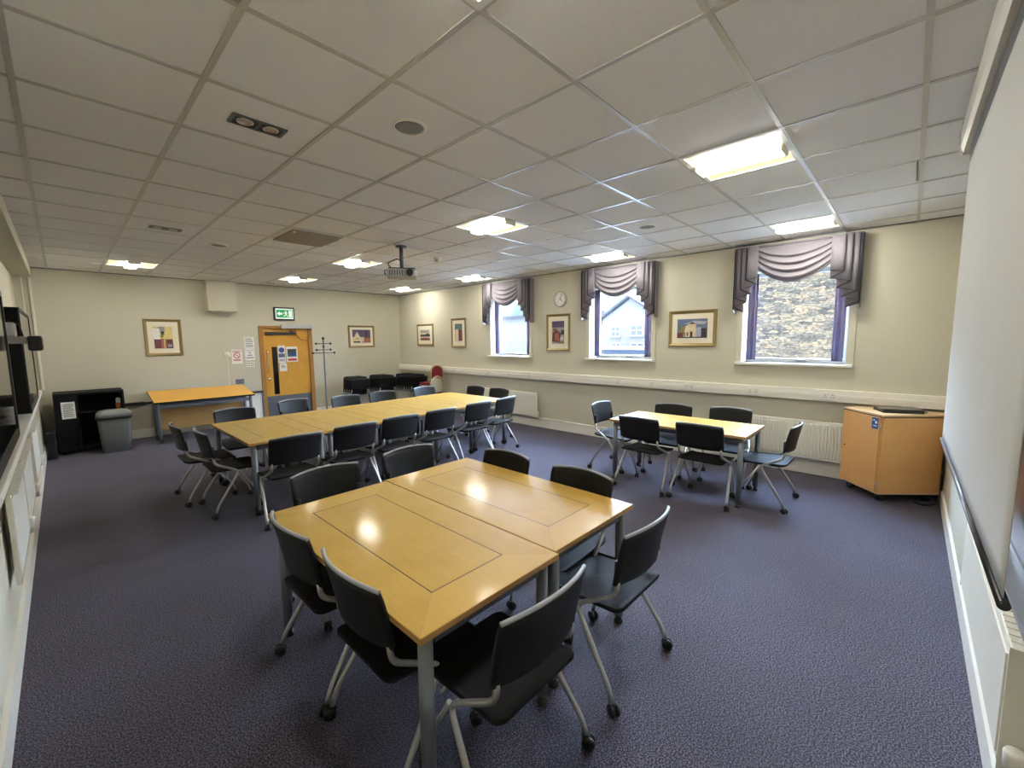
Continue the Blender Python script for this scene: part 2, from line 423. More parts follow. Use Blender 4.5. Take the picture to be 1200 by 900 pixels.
def swag_curtain(label, ya, yb):
    """pelmet valance: board, swag, two cascade tails edged in black, and narrow side drapes in the reveal"""
    yc = (ya + yb) / 2; hw = .655
    t = thing('curtain', label, 'curtain', (WX, yc, 0), 0, 'swag curtains over the windows')
    ZT0 = 2.865
    b = B(); box(b, -.13, -.001, -hw, hw, ZT0 - .02, ZT0); obj('pelmet_board', b, 'drape', t)
    # swag
    b = B(); nu, nv = 40, 60; rows = []
    for j in range(nv + 1):
        v = j / nv; row = []
        for i in range(nu + 1):
            u = -1 + 2 * i / nu
            s = (1 - u * u)
            zend = ZT0 - .012 - .265 * v ** 1.25
            sag = s * (.205 * v ** .36)
            ph = (v * 4.6) % 1.0
            fold = .055 * (ph ** 1.5) if v < .97 else .012
            x = -.105 - (fold * (.35 + .65 * s)) - .03 * s * math.sin(PI * v)
            row.append(b.verts.new((x, u * .40, zend - sag)))
        rows.append(row)
    ringface(b, rows, closed=False, cap=False)
    sw = obj('swag', b, 'drape', t)
    so = sw.modifiers.new('thick', 'SOLIDIFY'); so.thickness = .004
    # tails
    for s in (-1, 1):
        b = B(); e = B()
        Lp = [(0, 0), (0, -.09), (.064, -.20), (.115, -.305), (.155, -.425)]
        Rp = [(.13, -.02), (.195, -.137), (.255, -.25), (.277, -.36), (.28, -.39)]
        for k in range(5):
            (ly, lz), (ry, rz) = Lp[k], Rp[k]
            xk = -.165 + .011 * k; n = 6; top = []; bot = []
            for i in range(n + 1):
                f = i / n; y = .375 + ly + (ry - ly) * f; x = xk - .007 * math.sin(PI * f)
                top.append(b.verts.new((x, s * y, ZT0))); bot.append(b.verts.new((x, s * y, 2.47 + lz + (rz - lz) * f)))
            for i in range(n):
                f = b.faces.new((top[i], top[i + 1], bot[i + 1], bot[i])); f.smooth = True
            P_ = lambda q, dx=-.006: (xk + dx, s * (.375 + q[0]), 2.47 + q[1])
            tube(e, [(xk - .004, s * (.375 + ry), ZT0 - .02), P_((ry, rz)), P_((ly, lz))], .005, 6)
            if k < 4: tube(e, [P_((ry, rz), 0), P_(Lp[k + 1], .006)], .0055, 6)
        # return to the wall
        f = b.faces.new([b.verts.new(p) for p in ((-.12, s * hw, ZT0), (-.001, s * hw, ZT0), (-.001, s * hw, 2.03), (-.12, s * hw, 2.03))])
        o = obj('tail', b, 'drape', t)
        m = o.modifiers.new('thick', 'SOLIDIFY'); m.thickness = .003
        obj('edging', e, 'piping', o)
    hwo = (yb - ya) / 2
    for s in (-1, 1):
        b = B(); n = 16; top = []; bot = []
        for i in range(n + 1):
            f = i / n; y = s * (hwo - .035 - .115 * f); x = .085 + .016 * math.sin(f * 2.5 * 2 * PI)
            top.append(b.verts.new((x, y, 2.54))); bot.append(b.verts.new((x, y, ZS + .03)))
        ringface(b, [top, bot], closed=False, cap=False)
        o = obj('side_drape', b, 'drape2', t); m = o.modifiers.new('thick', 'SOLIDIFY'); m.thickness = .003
    return t
swag_curtain('mauve swag curtain over the window beside the screen, showing the stone wall', *WIN[0])
swag_curtain('mauve swag curtain over the middle window, showing the gabled house', *WIN[1])
swag_curtain('mauve swag curtain over the farthest window, left of the clock', *WIN[2])

# ------------------------------------------------------------------ trunking, sockets, radiators
b = B(); box(b, WX - .075, WX - .0, RY + .02, WY - .001, .935, 1.075, bev=.006); box(b, WX - .083, WX - .074, RY + .02, WY - .001, .985, 1.02)
tr = struct('trim_4', b, 'trim')
SOCK = [(7.70, 1), (7.35, 1), (6.55, 2), (5.94, 1), (5.40, 1), (3.46, 1), (2.89, 1), (2.32, 2), (1.485, 2), (.675, 2)]
SL = ['below the tall castle picture', 'a short way right of the red chairs', 'at the left edge of the farthest window', 'beneath the middle of the farthest window', 'below the right end of the farthest window',
      'beneath the middle window', 'below the right edge of the middle window', 'below the white house picture', 'beneath the left edge of the window nearest the screen', 'nearest the wooden cabinet']
for (y, k), s in zip(SOCK, SL):
    t = thing('wall_socket', ('double' if k == 2 else 'single') + ' white trunking socket ' + s, 'socket', (WX - .083, y, 1.0), group='sockets along the trunking')
    w = .073 if k == 2 else .043
    b = B(); box(b, -.010, 0, -w, w, -.043, .043, bev=.003); obj('plate', b, 'whiteplastic', t)
    b = B()
    for q in ((-.036, .036) if k == 2 else (0,)):
        for dy, dz, a, c in ((0, .014, .004, .008), (-.012, -.012, .007, .004), (.012, -.012, .007, .004)): box(b, -.0108, -.0101, q + dy - a, q + dy + a, dz - c, dz + c)
    obj('pin_holes', b, 'ink', t)

def radiator(label, loc, rotz, length, h, ribs, group=None, reach=0, dp=.075):
    t = thing('radiator', label, 'radiator', loc, rotz, group)     # local: back at y=0, front at -y, base z=0
    b = B(); box(b, 0, length, -dp, -.03, 0, h, bev=.006)
    if ribs:
        n = int(length / .033)
        for i in range(n):
            x = .02 + (length - .04) * (i + .5) / n
            tube(b, [(x, -.076, .03), (x, -.078, .05), (x, -.078, h - .05), (x, -.076, h - .03)], .009, 6)
    else:
        box(b, .03, length - .03, -dp - .005, -dp + .001, .03, h - .03, bev=.002)
    obj('panel', b, 'rad', t)
    for xe in (-.004, length):
        b = B(); box(b, xe, xe + .004, -dp - .003, -.025, -.005, h + .006); obj('side_cover', b, 'rad', t)
    b = B()
    for i in range(int(length / .04)): box(b, .02 + i * .04, .045 + i * .04, -.07, -.02, h - .001, h + .004)
    obj('top_grille', b, 'rad', t)
    b = B(); pass
    for xe in (.15, length - .19):
        b = B(); box(b, xe, xe + .04, -.03, reach, .05, h - .05); obj('bracket', b, 'rad', t)
    b = B(); lathe(b, [(.014, -.06), (.014, .0), (.022, .005), (.024, .05), (.02, .058)], 14, mx=Matrix.Translation((length + .035, -.05, .04))); tube(b, [(length, -.05, .03), (length + .035, -.05, .03)], .008)
    obj('valve', b, 'whiteplastic', t)
    return t
radiator('cream panel radiator below the farthest window behind the long table', (WX - .0305, 6.95, .21), -PI / 2, 1.72, .46, False, reach=.030)
radiator('ribbed cream radiator below the near window, left of the wooden cabinet', (WX - .0305, 1.72, .21), -PI / 2, 1.22, .47, True, reach=.030)
radiator('white convector radiator under the whiteboard at right edge of photo', (3.0, RY + .0005, .47), PI, 1.25, .37, False)
for y, lab in ((3.5, 'white radiator on the left wall nearest the camera'), (4.5, 'middle white radiator of three along the left wall'), (5.9, 'white radiator on the left wall farthest from camera')):
    radiator(lab, (LX + .0005, y, .40), PI / 2, .95 if y < 4 else 1.0, .5, False, 'radiators along the left wall', dp=.042)

# ------------------------------------------------------------------ tables
def table_parts(t, foot='cap', topmat=('maple', 'mapleedge')):
    hx, hy = .3765, .7515
    b = B(); box(b, -hx, hx, -hy, hy, .713, .74, bev=.004)
    for f in b.faces:
        f.normal_update()
        if abs(f.normal.z) < .5: f.material_index = 1
    obj('tabletop', b, list(topmat), t)
    b = B()
    for s in (-1, 1): box(b, s * (hx - .075) - .015, s * (hx - .075) + .015, -hy + .09, hy - .09, .655, .7128)
    for s in (-1, 1): box(b, -hx + .09, hx - .09, s * (hy - .06) - .015, s * (hy - .06) + .015, .655, .7128)
    obj('apron', b, 'greyplate', t)
    for sx in (-1, 1):
        for sy in (-1, 1):
            cx, cy = sx * (hx - .055), sy * (hy - .055)
            b = B(); lathe(b, [(.027, .085 if foot == 'castor' else .05), (.027, .7128)], 18, mx=Matrix.Translation((cx, cy, 0))); o = obj('leg', b, 'tubegrey', t)
            b = B()
            if foot == 'castor':
                for s in (-1, 1): lathe(b, [(.008, -.011), (.035, -.011), (.038, 0), (.035, .011), (.008, .011)], 16, mx=Matrix.Translation((cx + s * .018, cy, .038)) @ Matrix.Rotation(PI / 2, 4, 'Y'))
                box(b, cx - .008, cx + .008, cy - .02, cy + .02, .03, .0848)
                obj('castor', b, 'black', o)
            else:
                lathe(b, [(.026, 0), (.028, .006), (.026, .02), (.020, .022), (.020, .0498)], 16, mx=Matrix.Translation((cx, cy, 0)))
                obj('foot', b, 'black', o)
t1 = thing('meeting_table', 'maple meeting table in the foreground, the nearer left one of the pushed-together pair', 'table', (1.104, 1.862, 0), 0, 'maple meeting tables'); table_parts(t1)
dup(t1, (1.864, 1.886, 0), 0, 'maple meeting table in the foreground, the right one of the pair toward the windows')
dup(t1, (4.885, 1.87, 0), 0, 'maple meeting table standing alone in front of the ribbed radiator near the cabinet')
t2 = thing('meeting_table', 'maple table at the left end of the long row, nearest the bin', 'table', (1.535, 5.325, 0), 0, 'maple meeting tables'); table_parts(t2, 'castor')
for x, y, lb in ((2.294, 5.345, 'second maple table from the left end of the long row'), (3.053, 5.40, 'maple table at the middle of the long row'),
                 (3.812, 5.45, 'second maple table from the window end of the long row'), (4.571, 5.50, 'maple table at the window end of the long row')):
    dup(t2, (x, y, 0), 0, lb)

# ------------------------------------------------------------------ chairs
def backrest(b, e, top=.83, bot=.585, folded=False):
    n, m = 20, 8; front = []; back = []
    for j in range(m + 1):
        v = j / m; z = bot + (top - bot) * v
        fr, bk = [], []
        for i in range(n + 1):
            u = -1 + 2 * i / n
            hw = .238 - .006 * (1 - v)
            if v > .9: hw -= .006 * (v - .9) / .1
            y = -.228 - .040 * v - .048 * (1 - u * u)
            y -= .012 * v * v
            z2 = z + (.014 * (1 - u * u) if j == m else .014 * (1 - u * u) * v)
            fr.append(b.verts.new((u * hw, y + .007, z2))); bk.append(b.verts.new((u * hw, y - .007, z2)))
        front.append(fr); back.append(bk)
    rings = [f + k[::-1] for f, k in zip(front, back)]
    ringface(b, rings)
    top_pts = [((f.co + k.co) / 2 + Vector((0, 0, .004))) for f, k in zip(front[-1], back[-1])]
    tube(e, top_pts, .0085, 8)

def make_chair(label, group):
    t = thing('office_chair', label, 'chair', group=group)
    b = B(); e = B(); backrest(b, e)
    # black sockets that receive the tubes
    for s in (-1, 1): tube(b, [(s * .207, -.236, .70), (s * .208, -.236, .60)], .0155, 8)
    bo = obj('backrest', b, 'seatblack', t); obj('edge_trim', e, 'trimgrey', bo)
    # seat: rounded shell with waterfall front
    b = B(); rings = []
    for z, k in ((.430, .92), (.436, .99), (.450, 1.0), (.456, .985)):
        ring = []
        for (x, y) in rrect(.222 * k, .235 * k, .04, 6, 0, -.025):
            dz = -.030 * max(0, (y - .10) / .11) ** 2 + .012 * max(0, (-.12 - y) / .12) ** 2
            ring.append(b.verts.new((x, y, z + dz)))
        rings.append(ring)
    ringface(b, rings); obj('seat', b, 'seatpad', t)
    for s in (-1, 1):
        b = B()
        tube(b, [(s * .207, -.236, .605), (s * .210, -.230, .525), (s * .250, -.035, .425), (s * .283, -.235, .125), (s * .286, -.262, .058)], .0125, 10, fil=.045)
        obj('side_frame', b, 'tube', t)
        b = B(); tube(b, [(s * .247, -.030, .426), (s * .228, .150, .130), (s * .226, .168, .058)], .0105, 8, fil=.05)
        obj('leg', b, 'tube', t)
        for (cx, cy, a) in ((s * .286, -.266, .5 * s), (s * .226, .170, -.4 * s)):
            b = B(); mx = Matrix.Translation((cx, cy, .029)) @ Matrix.Rotation(a, 4, 'Z')
            for q in (-1, 1): lathe(b, [(.006, -.009), (.026, -.009), (.029, 0), (.026, .009), (.006, .009)], 14, mx=mx @ Matrix.Translation((q * .013, -.006, 0)) @ Matrix.Rotation(PI / 2, 4, 'Y'))
            lathe(b, [(.014, .028), (.015, .05), (.012, .058)], 10, mx=Matrix.Translation((cx, cy, 0)))
            obj('castor', b, 'black', t)
    b = B(); tube(b, [(-.243, -.04, .416), (.243, -.04, .416)], .010, 8); tube(b, [(-.24, .03, .420), (-.15, .06, .420), (.15, .06, .420), (.24, .03, .420)], .007, 8, fil=.03)
    obj('crossbar', b, 'tube', t)
    return t
UP, RT, LF, DN = 0, -PI / 2, PI / 2, PI        # facing +y, +x, -x, -y
CH = [  # (back-top midpoint x, y, facing, label, group)
 (.69, 2.14, RT, 'black chair at the left side of the foreground tables, farther of the two there', 0),
 (.70, 1.54, RT, 'black chair at the left side of the foreground tables, nearer of the two there', 0),
 (1.095, .878, UP, 'black chair nearest the camera, at the bottom centre of the photo', 0),
 (1.878, .876, UP, 'black chair at the near right corner of the foreground tables', 0),
 (2.275, 1.53, LF, 'black chair at the window side of foreground tables, nearer the right corner', 0),
 (2.275, 2.215, LF, 'black chair at the window side of foreground tables, near their far corner', 0),
 (1.18, 2.87, DN, 'black chair tucked behind the far left end of foreground tables', 0),
 (1.86, 2.905, DN, 'black chair tucked behind the far right end of foreground tables', 0),
 (1.445, 4.16, UP, 'black chair on near side of long row, nearest its left end', 1),
 (2.066, 4.22, UP, 'black chair on near side of long row, second from left', 1),
 (2.65, 4.28, UP, 'black chair on near side of long row, third from left', 1),
 (3.25, 4.30, UP, 'black chair on near side of long row, fourth from left', 1),
 (3.95, 4.36, UP, 'black chair on near side of long row, second from right', 1),
 (4.56, 4.42, UP + .12, 'black chair on near side of long row, farthest right and pulled out', 1),
 (1.495, 6.41, DN, 'black chair on far side of long row, in front of the white folded table', 1),
 (2.325, 6.70, DN + .2, 'black chair on far side of long row, in front of the wooden door', 1),
 (3.05, 6.52, DN, 'black chair on far side of long row, just right of the coat stand', 1),
 (3.71, 6.55, DN - .15, 'black chair on far side of long row, in front of the nested chairs', 1),
 (4.59, 6.58, DN, 'black chair on far side of long row, below the red chair stack', 1),
 (.775, 5.68, RT, 'black chair at left end of long row, farther of the two', 1),
 (.89, 5.105, RT, 'black chair at left end of long row, nearer of the two', 1),
 (5.29, 5.92, LF, 'black chair at window end of long row, farther of the two', 1),
 (5.29, 5.30, LF, 'black chair at window end of long row, nearer of the two', 1),
 (4.315, 2.15, RT, 'black chair on near side of the lone table, left one of the two', 2),
 (4.365, 1.515, RT, 'black chair on near side of the lone table, right one of the two', 2),
 (5.42, 2.21, LF + .1, 'black chair between lone table and window wall, left one', 2),
 (5.56, 1.56, LF + .1, 'black chair between lone table and window wall, right one', 2),
 (4.98, 3.02, DN, 'black chair at the far left end of the lone table', 2),
 (4.96, .79, UP, 'black chair at the near end of the lone table, facing away from the cabinet', 2)]
GR = ['chairs around the foreground tables', 'chairs around the long row of tables', 'chairs around the lone table']
proto = None
for (x, y, a, lb, g) in CH:
    loc = (x - math.sin(a) * .275, y + math.cos(a) * .275, 0)
    if proto is None:
        proto = make_chair(lb, GR[g]); proto.location = loc; proto.rotation_euler = (0, 0, a)
    else: dup(proto, loc, a, lb, GR[g])

# nested folded chairs along the back wall (seats flipped up)
def make_folded(label, group):
    t = thing('folded_chair', label, 'chair', group=group)
    b = B(); e = B(); backrest(b, e); bo = obj('backrest', b, 'seatblack', t)
    e.free()
    b = B(); rings = []
    for y, k in ((-.16, .94), (-.155, 1.0), (-.142, 1.0), (-.136, .96)):
        rings.append([b.verts.new((px, y + (pz - .62) * -.12, pz)) for px, pz in rrect(.215 * k, .215 * k, .05, 4, 0, .665)])
    ringface(b, rings); obj('seat', b, 'seatblack', t)
    for s in (-1, 1):
        b = B(); tube(b, [(s * .207, -.236, .605), (s * .210, -.230, .525), (s * .250, -.035, .425), (s * .283, -.235, .125), (s * .286, -.262, .06)], .0125, 6, fil=.045)
        tube(b, [(s * .240, -.05, .425), (s * .228, .150, .13), (s * .226, .168, .06)], .0105, 6)
        obj('side_frame', b, 'tube', t)
        b = B()
        for cx, cy in ((s * .286, -.266), (s * .226, .170)):
            lathe(b, [(.006, -.02), (.027, -.02), (.03, 0), (.027, .02), (.006, .02)], 10, mx=Matrix.Translation((cx, cy, .03)) @ Matrix.Rotation(PI / 2, 4, 'Y'))
        obj('castors', b, 'black', t)
    return t
fproto = None
for (x0, y0, n, lb) in ((4.70, 9.52, 4, 'folded black chair in the leftmost nest by the back wall, beside the coat stand'),
                    (5.35, 9.40, 5, 'folded black chair in the middle nest by the back wall'),
                    (5.965, 9.00, 7, 'folded black chair in the nest closest to the room corner, behind the red chairs')):
    for k in range(n):
        loc = (x0, y0 + k * .105, 0)
        if fproto is None: fproto = make_folded(lb, 'nested folded chairs by the back wall'); fproto.location = loc
        else: dup(fproto, loc, 0, lb, 'nested folded chairs by the back wall')

# red stacking chairs
def make_red(label, cloth, group):
    t = thing('banquet_chair', label, 'chair', group=group)
    def arch(hw, z0, z1, n=12):
        return [(-hw, z0)] + [(-hw * math.cos(PI * i / n), z1 - hw * .9 + hw * .9 * math.sin(PI * i / n)) for i in range(n + 1)] + [(hw, z0)]
    b = B(); A = arch(.165, .56, .87); prism(b, A, -.225, -.195, 'y'); obj('backrest', b, cloth, t)
    b = B(); prism(b, rrect(.2, .2, .05), .41, .47); obj('seat', b, cloth, t)
    b = B(); tube(b, [(-.205, -.25, 0)] + [(x, -.21, z) for x, z in arch(.19, .42, .905)] + [(.205, -.25, 0)], .016, 8)
    obj('back_frame', b, 'goldtube', t)
    b = B(); tube(b, [(-.19, -.21, .56), (.19, -.21, .56)], .012, 8); obj('crossbar', b, 'goldtube', t)
    for s in (-1, 1):
        b = B(); tube(b, [(s * .19, .20, .0), (s * .19, .18, .40), (s * .19, -.2, .40)], .012, 8); obj('leg', b, 'goldtube', t)
    return t
r0 = make_red('red banquet chair with gilt frame, lowest of the corner stack', 'redfabric', 'stacked red chairs in the corner'); r0.location = (6.0, 8.36, 0); r0.rotation_euler = (0, 0, .15)
RL = ['second lowest red banquet chair of the corner stack', 'red banquet chair second from the top of the corner stack', 'topmost red banquet chair of the corner stack, by the wall trunking']
for k in range(3): dup(r0, (6.0, 8.36 - .012 * (k + 1), .082 * (k + 1)), .15, RL[k])
bc = make_red('beige-backed banquet chair with gilt frame in front of the red stack', 'beigefabric', 'stacked red chairs in the corner'); bc.location = (5.66, 7.88, 0); bc.rotation_euler = (0, 0, .2)

# ------------------------------------------------------------------ door and things on the back wall
F = WY          # wall face
b = B()
box(b, DX0 - .075, DX0 + .01, F - .02, F + .1, 0, DZ + .055, bev=.004); box(b, DX1 - .01, DX1 + .075, F - .02, F + .1, 0, DZ + .055, bev=.004); box(b, DX0 + .01, DX1 - .01, F - .02, F + .1, DZ - .01, DZ + .055, bev=.004)
d = struct('door_1', b, 'oakframe')
b = B()
box(b, DX0 + .012, 3.135, F + .012, F + .055, .005, DZ - .012); box(b, 3.245, DX1 - .012, F + .012, F + .055, .005, DZ - .012); box(b, 3.135, 3.245, F + .012, F + .055, .005, .56); box(b, 3.135, 3.245, F + .012, F + .055, 1.60, DZ - .012)
lf = obj('door_leaf', b, 'oak', d)
b = B(); box(b, 3.135, 3.245, F + .03, F + .036, .56, 1.60); obj('vision_panel', b, 'blackgloss', lf)
b = B(); box(b, DX0 + .014, DX1 - .014, F + .008, F + .0119, .02, .53); obj('kick_plate', b, 'greyplate', lf)
b = B(); tube(b, [(3.035, F + .011, 1.52), (3.035, F - .04, 1.50), (3.035, F - .04, 1.08), (3.035, F + .011, 1.06)], .011, 8, fil=.03); obj('pull_handle', b, 'chrome', lf)
b = B(); lathe(b, [(.024, 0), (.024, .012), (.012, .014)], 16, mx=Matrix.Translation((3.05, F + .012, .90)) @ Matrix.Rotation(PI / 2, 4, 'X')); obj('lock', b, 'chrome', lf)
b = B(); box(b, 3.02, 3.66, F - .035, F + .0119, 1.865, 1.925, bev=.008); tube(b, [(3.62, F - .03, 1.90), (3.5, F - .06, 1.95)], .012); obj('door_closer', b, 'black', lf)
t = thing('door_operator', 'silver automatic door operator bar on top of the wooden door frame', 'door operator', (0, 0, 0))
b = B(); box(b, 3.33, 3.99, F - .09, F - .0205, 2.00, 2.085, bev=.012); obj('housing', b, 'silver', t)
b = B(); tube(b, [(3.62, F - .05, 2.0), (3.64, F - .06, 1.86), (3.74, F - .06, 1.74), (3.88, F - .06, 1.74), (3.94, F - .055, 1.86), (3.95, F - .05, 2.0)], .011, 8, fil=.08); obj('cable', b, 'oakframe', t)

def flat(name, label, cat, x0, x1, z0, z1, items, base='paper', depth=.006, group=None, y=F):
    """a sheet on the back wall with printed marks: items=(mat,x0,x1,z0,z1) in 0..1"""
    t = thing(name, label, cat, (x0, y - .0, z0), group=group); w, h = x1 - x0, z1 - z0
    b = B(); box(b, 0, w, -depth, 0, 0, h); obj('sheet', b, base, t)
    mats = []; b = B()
    for it in items:
        if it[0] not in mats: mats.append(it[0])
        mi = mats.index(it[0])
        if len(it) == 5: box(b, it[1] * w, it[2] * w, -depth - .0008, -depth - .0001, it[3] * h, it[4] * h, mi)
        else:  # ring / disc: (mat, cx, cz, r_out, r_in) + flag
            _, cx, cz, ro, ri, _f = it; n = 28
            A = [b.verts.new((cx * w + ro * math.cos(2 * PI * k / n), -depth - .001, cz * h + ro * math.sin(2 * PI * k / n))) for k in range(n)]
            if ri:
                Q = [b.verts.new((cx * w + ri * math.cos(2 * PI * k / n), -depth - .001, cz * h + ri * math.sin(2 * PI * k / n))) for k in range(n)]
                for k in range(n): b.faces.new((A[k], A[(k + 1) % n], Q[(k + 1) % n], Q[k])).material_index = mi
            else: b.faces.new(A).material_index = mi
    if items: obj('print', b, mats, t)
    return t
lines = lambda m, n, z0, z1, x0=.12, x1=.88: [(m, x0, x1 - .1 * (i % 3 == 2), z0 + (z1 - z0) * (i + .25) / n, z0 + (z1 - z0) * (i + .7) / n) for i in range(n)]
ns = flat('no_smoking_notice', 'white no smoking notice with red circle, left of the wooden door', 'notice', 2.375, 2.565, 1.27, 1.56, [('red', .5, .58, .062, .046, 1), ('ink', .36, .64, .555, .585), ('red', .15, .85, .22, .30)] + lines('red', 2, .80, .95))
b = B(); box(b, -.052, .052, -.0079, -.0071, -.006, .006, mx=Matrix.Translation((.095, 0, .168)) @ Matrix.Rotation(PI / 4, 4, 'Y')); obj('bar', b, 'red', ns)
flat('wall_notice', 'upper printed white notice beside the door frame', 'notice', 2.615, 2.80, 1.575, 1.815, lines('ink', 6, .1, .92))
flat('wall_notice', 'lower printed white notice with a triangle sketch beside the door', 'notice', 2.615, 2.795, 1.33, 1.565, [('ink', .38, .62, .62, .72), ('ink', .25, .75, .42, .5), ('ink', .12, .88, .2, .28)] + lines('ink', 1, .82, .9))
flat('light_switch', 'cream multi-gang light switch plate below the notices by the door', 'switch', 2.615, 2.775, 1.19, 1.295, [('ink', .08 + .23 * k, .22 + .23 * k, z, z + .25) for k in range(4) for z in (.15, .6)], 'whiteplastic', .01)
t = thing('thermostat', 'white control box with a cable running down above the side table', 'control box', (2.30, F - .0, 1.46))
b = B(); box(b, -.06, .06, -.035, 0, -.055, .055, bev=.01); obj('housing', b, 'whiteplastic', t)
b = B(); box(b, -.006, .006, -.008, 0, -.65, -.055); obj('conduit', b, 'trim', t)
b = B(); lathe(b, [(.03, 0), (.03, .012), (.02, .016)], 16, mx=Matrix.Translation((.0, -.035, 0)) @ Matrix.Rotation(PI / 2, 4, 'X')); obj('knob', b, 'whitegloss', t)
t = thing('wall_socket', 'dark metal double socket on the back wall above the side table', 'socket', (2.49, F - .0, .90))
b = B(); box(b, -.073, .073, -.02, 0, -.05, .05, bev=.004); obj('plate', b, 'greyplate', t)
b = B()
for q in (-.036, .036):
    for dx, dz in ((0, .014), (-.011, -.012), (.011, -.012)): box(b, q + dx - .005, q + dx + .005, -.0208, -.0201, dz - .005, dz + .005)
obj('pin_holes', b, 'silver', t)
# signs on the door leaf
s = flat('door_sign', 'blue and white fire door sign at the top of the vision panel', 'sign', 3.255, 3.405, 1.24, 1.63, [('blue', .5, .74, .058, 0, 1), ('blue', .08, .92, .34, .54), ('paper', .46, .54, .70, .84), ('paper', .46, .54, .65, .68), ('paper', .15, .85, .40, .43), ('paper', .15, .85, .46, .49)] + lines('ink', 2, .1, .26), y=F + .0118)
flat('door_notice', 'small white notice under the blue fire door sign', 'sign', 3.27, 3.42, 1.06, 1.235, lines('ink', 3, .4, .8, .2, .8), y=F + .0118)
flat('door_poster', 'small blue seascape poster with a red strip on the wooden door', 'poster', 3.425, 3.66, 1.26, 1.60, [('blue', .1, .9, .38, .55), ('bluewall', .1, .9, .55, .85), ('ink', .1, .9, .34, .40), ('red', .1, .9, .08, .22)], y=F + .0118)
# exit sign
t = thing('exit_sign', 'lit green running man exit sign above the wooden door', 'sign', (3.42, F - .0, 2.32))
b = B(); box(b, -.21, .21, -.05, 0, -.14, .14, bev=.006); obj('housing', b, 'black', t)
b = B(); box(b, -.18, .18, -.053, -.0501, -.11, .11); obj('face', b, 'exitwhite', t)
b = B(); box(b, -.165, .165, -.0538, -.0531, -.085, .085); obj('green_panel', b, 'green', t)
b = B(); y0, y1 = -.0546, -.0539
prism(b, [(-.15, .0), (-.10, .05), (-.10, .02), (-.045, .02), (-.045, -.02), (-.10, -.02), (-.10, -.05)], y0, y1, 'y')      # arrow
box(b, .085, .15, y0, y1, -.07, .07)                                                                                            # doorway
lathe(b, [(.014, 0), (.014, .0006)], 12, mx=Matrix.Translation((.03, y1, .052)) @ Matrix.Rotation(PI / 2, 4, 'X'))
for poly in ([(.0, .034), (.035, .034), (.05, -.01), (.02, -.014)], [(.045, -.012), (.058, -.045), (.07, -.075), (.057, -.075), (.042, -.04), (.03, -.012)], [(.02, -.012), (.0, -.04), (-.03, -.04), (-.03, -.052), (.008, -.054), (.035, -.014)], [(.03, .03), (.06, .01), (.075, .02), (.07, .028), (.058, .02), (.04, .034)], [(.005, .034), (-.02, .022), (-.025, -.004), (-.016, -.004), (-.01, .014), (.01, .022)]):
    prism(b, poly, y0, y1, 'y')
obj('pictogram', b, 'exitwhite', t)
# boxing at ceiling
tb = B(); box(tb, 2.0, 2.49, F - .24, F - .0, 2.315, CZ - .013, bev=.005); box(tb, 2.05, 2.44, F - .2, F - .05, 2.295, 2.316)
tag(obj('duct_boxing', tb, 'wall'), 'cream square boxing on the back wall under the ceiling', 'boxing')
# dark cable strip along the back wall
tb = B(); box(tb, .68, .96, F - .03, F - .0, .60, .655, bev=.004); box(tb, .96, 2.5, F - .02, F - .0, .61, .645)
struct('trim_5', tb, 'black')

# framed pictures
def picture(label, wall, c, z0, z1, wid, prints, fw=.045, mount=.07):
    """wall 'b': c = x centre on the back wall; 'w': c = y centre on the window wall (local x runs right as seen from the room)"""
    loc, rot = ((c, F - .0, z0), 0) if wall == 'b' else ((WX - .0, c, z0), -PI / 2)
    t = thing('framed_picture', label, 'picture', loc, rot)
    h = z1 - z0; w = wid / 2
    b = B()
    prof = [(0, 0), (0, -.020), (.012, -.030), (.028, -.022), (fw, -.012), (fw, 0)]
    rings = []
    for d, y in prof:
        rings.append([b.verts.new((sx * (w - d), y, (d if sz < 0 else h - d))) for sx, sz in ((-1, -1), (1, -1), (1, 1), (-1, 1))])
    ringface(b, rings, cap=False, smooth=False); obj('frame', b, 'gold', t)
    b = B(); box(b, -w + fw, w - fw, -.010, -.001, fw, h - fw); obj('mount', b, 'mount', t)
    iw, ih = w - fw - mount, (h - 2 * fw - 2 * mount); zb = fw + mount
    mats = []; b = B(); yl = -.0102
    for it in prints:
        m = it[0]
        if m not in mats: mats.append(m)
        yl -= .0002
        pts = it[1] if isinstance(it[1], list) else [(it[1], it[3]), (it[2], it[3]), (it[2], it[4]), (it[1], it[4])]
        f = b.faces.new([b.verts.new((-iw + 2 * iw * px, yl, zb + ih * pz)) for px, pz in pts]); f.material_index = mats.index(m)
    obj('print', b, mats, t)
    return t
for k, c in dict(p_sky=(.12, .16, .26), p_cloud=(.36, .38, .46), p_cream=(.66, .54, .36), p_dark=(.035, .03, .035), p_maroon=(.13, .035, .045), p_brown=(.20, .10, .05), p_olive=(.20, .17, .05), p_grey=(.30, .30, .30), p_yellow=(.66, .55, .20), p_white=(.74, .72, .66), p_teal=(.10, .17, .19), p_purple=(.10, .07, .14), p_rust=(.36, .12, .07), p_pale=(.62, .56, .46)).items():
    M[k] = mat(k, c, .6, var=.35, scale=45)
tri = lambda *p: list(p)
picture('gilt-framed print of a town square, on the back wall above the bin', 'b', 1.318, 1.475, 2.148, .545,
        [('p_yellow', 0, 1, 0, 1), ('p_grey', .25, .6, .75, 1), ('p_white', 0, .32, .42, .92), ('p_maroon', 0, .36, 0, .42), ('p_maroon', .62, .98, 0, .42), ('p_rust', .36, .6, 0, .45), ('p_dark', .38, .56, .5, .78), ('p_olive', .40, .54, .5, .68), ('p_yellow', .5, .56, .02, .6), ('p_grey', .7, .92, .06, .2)], .05, .085)
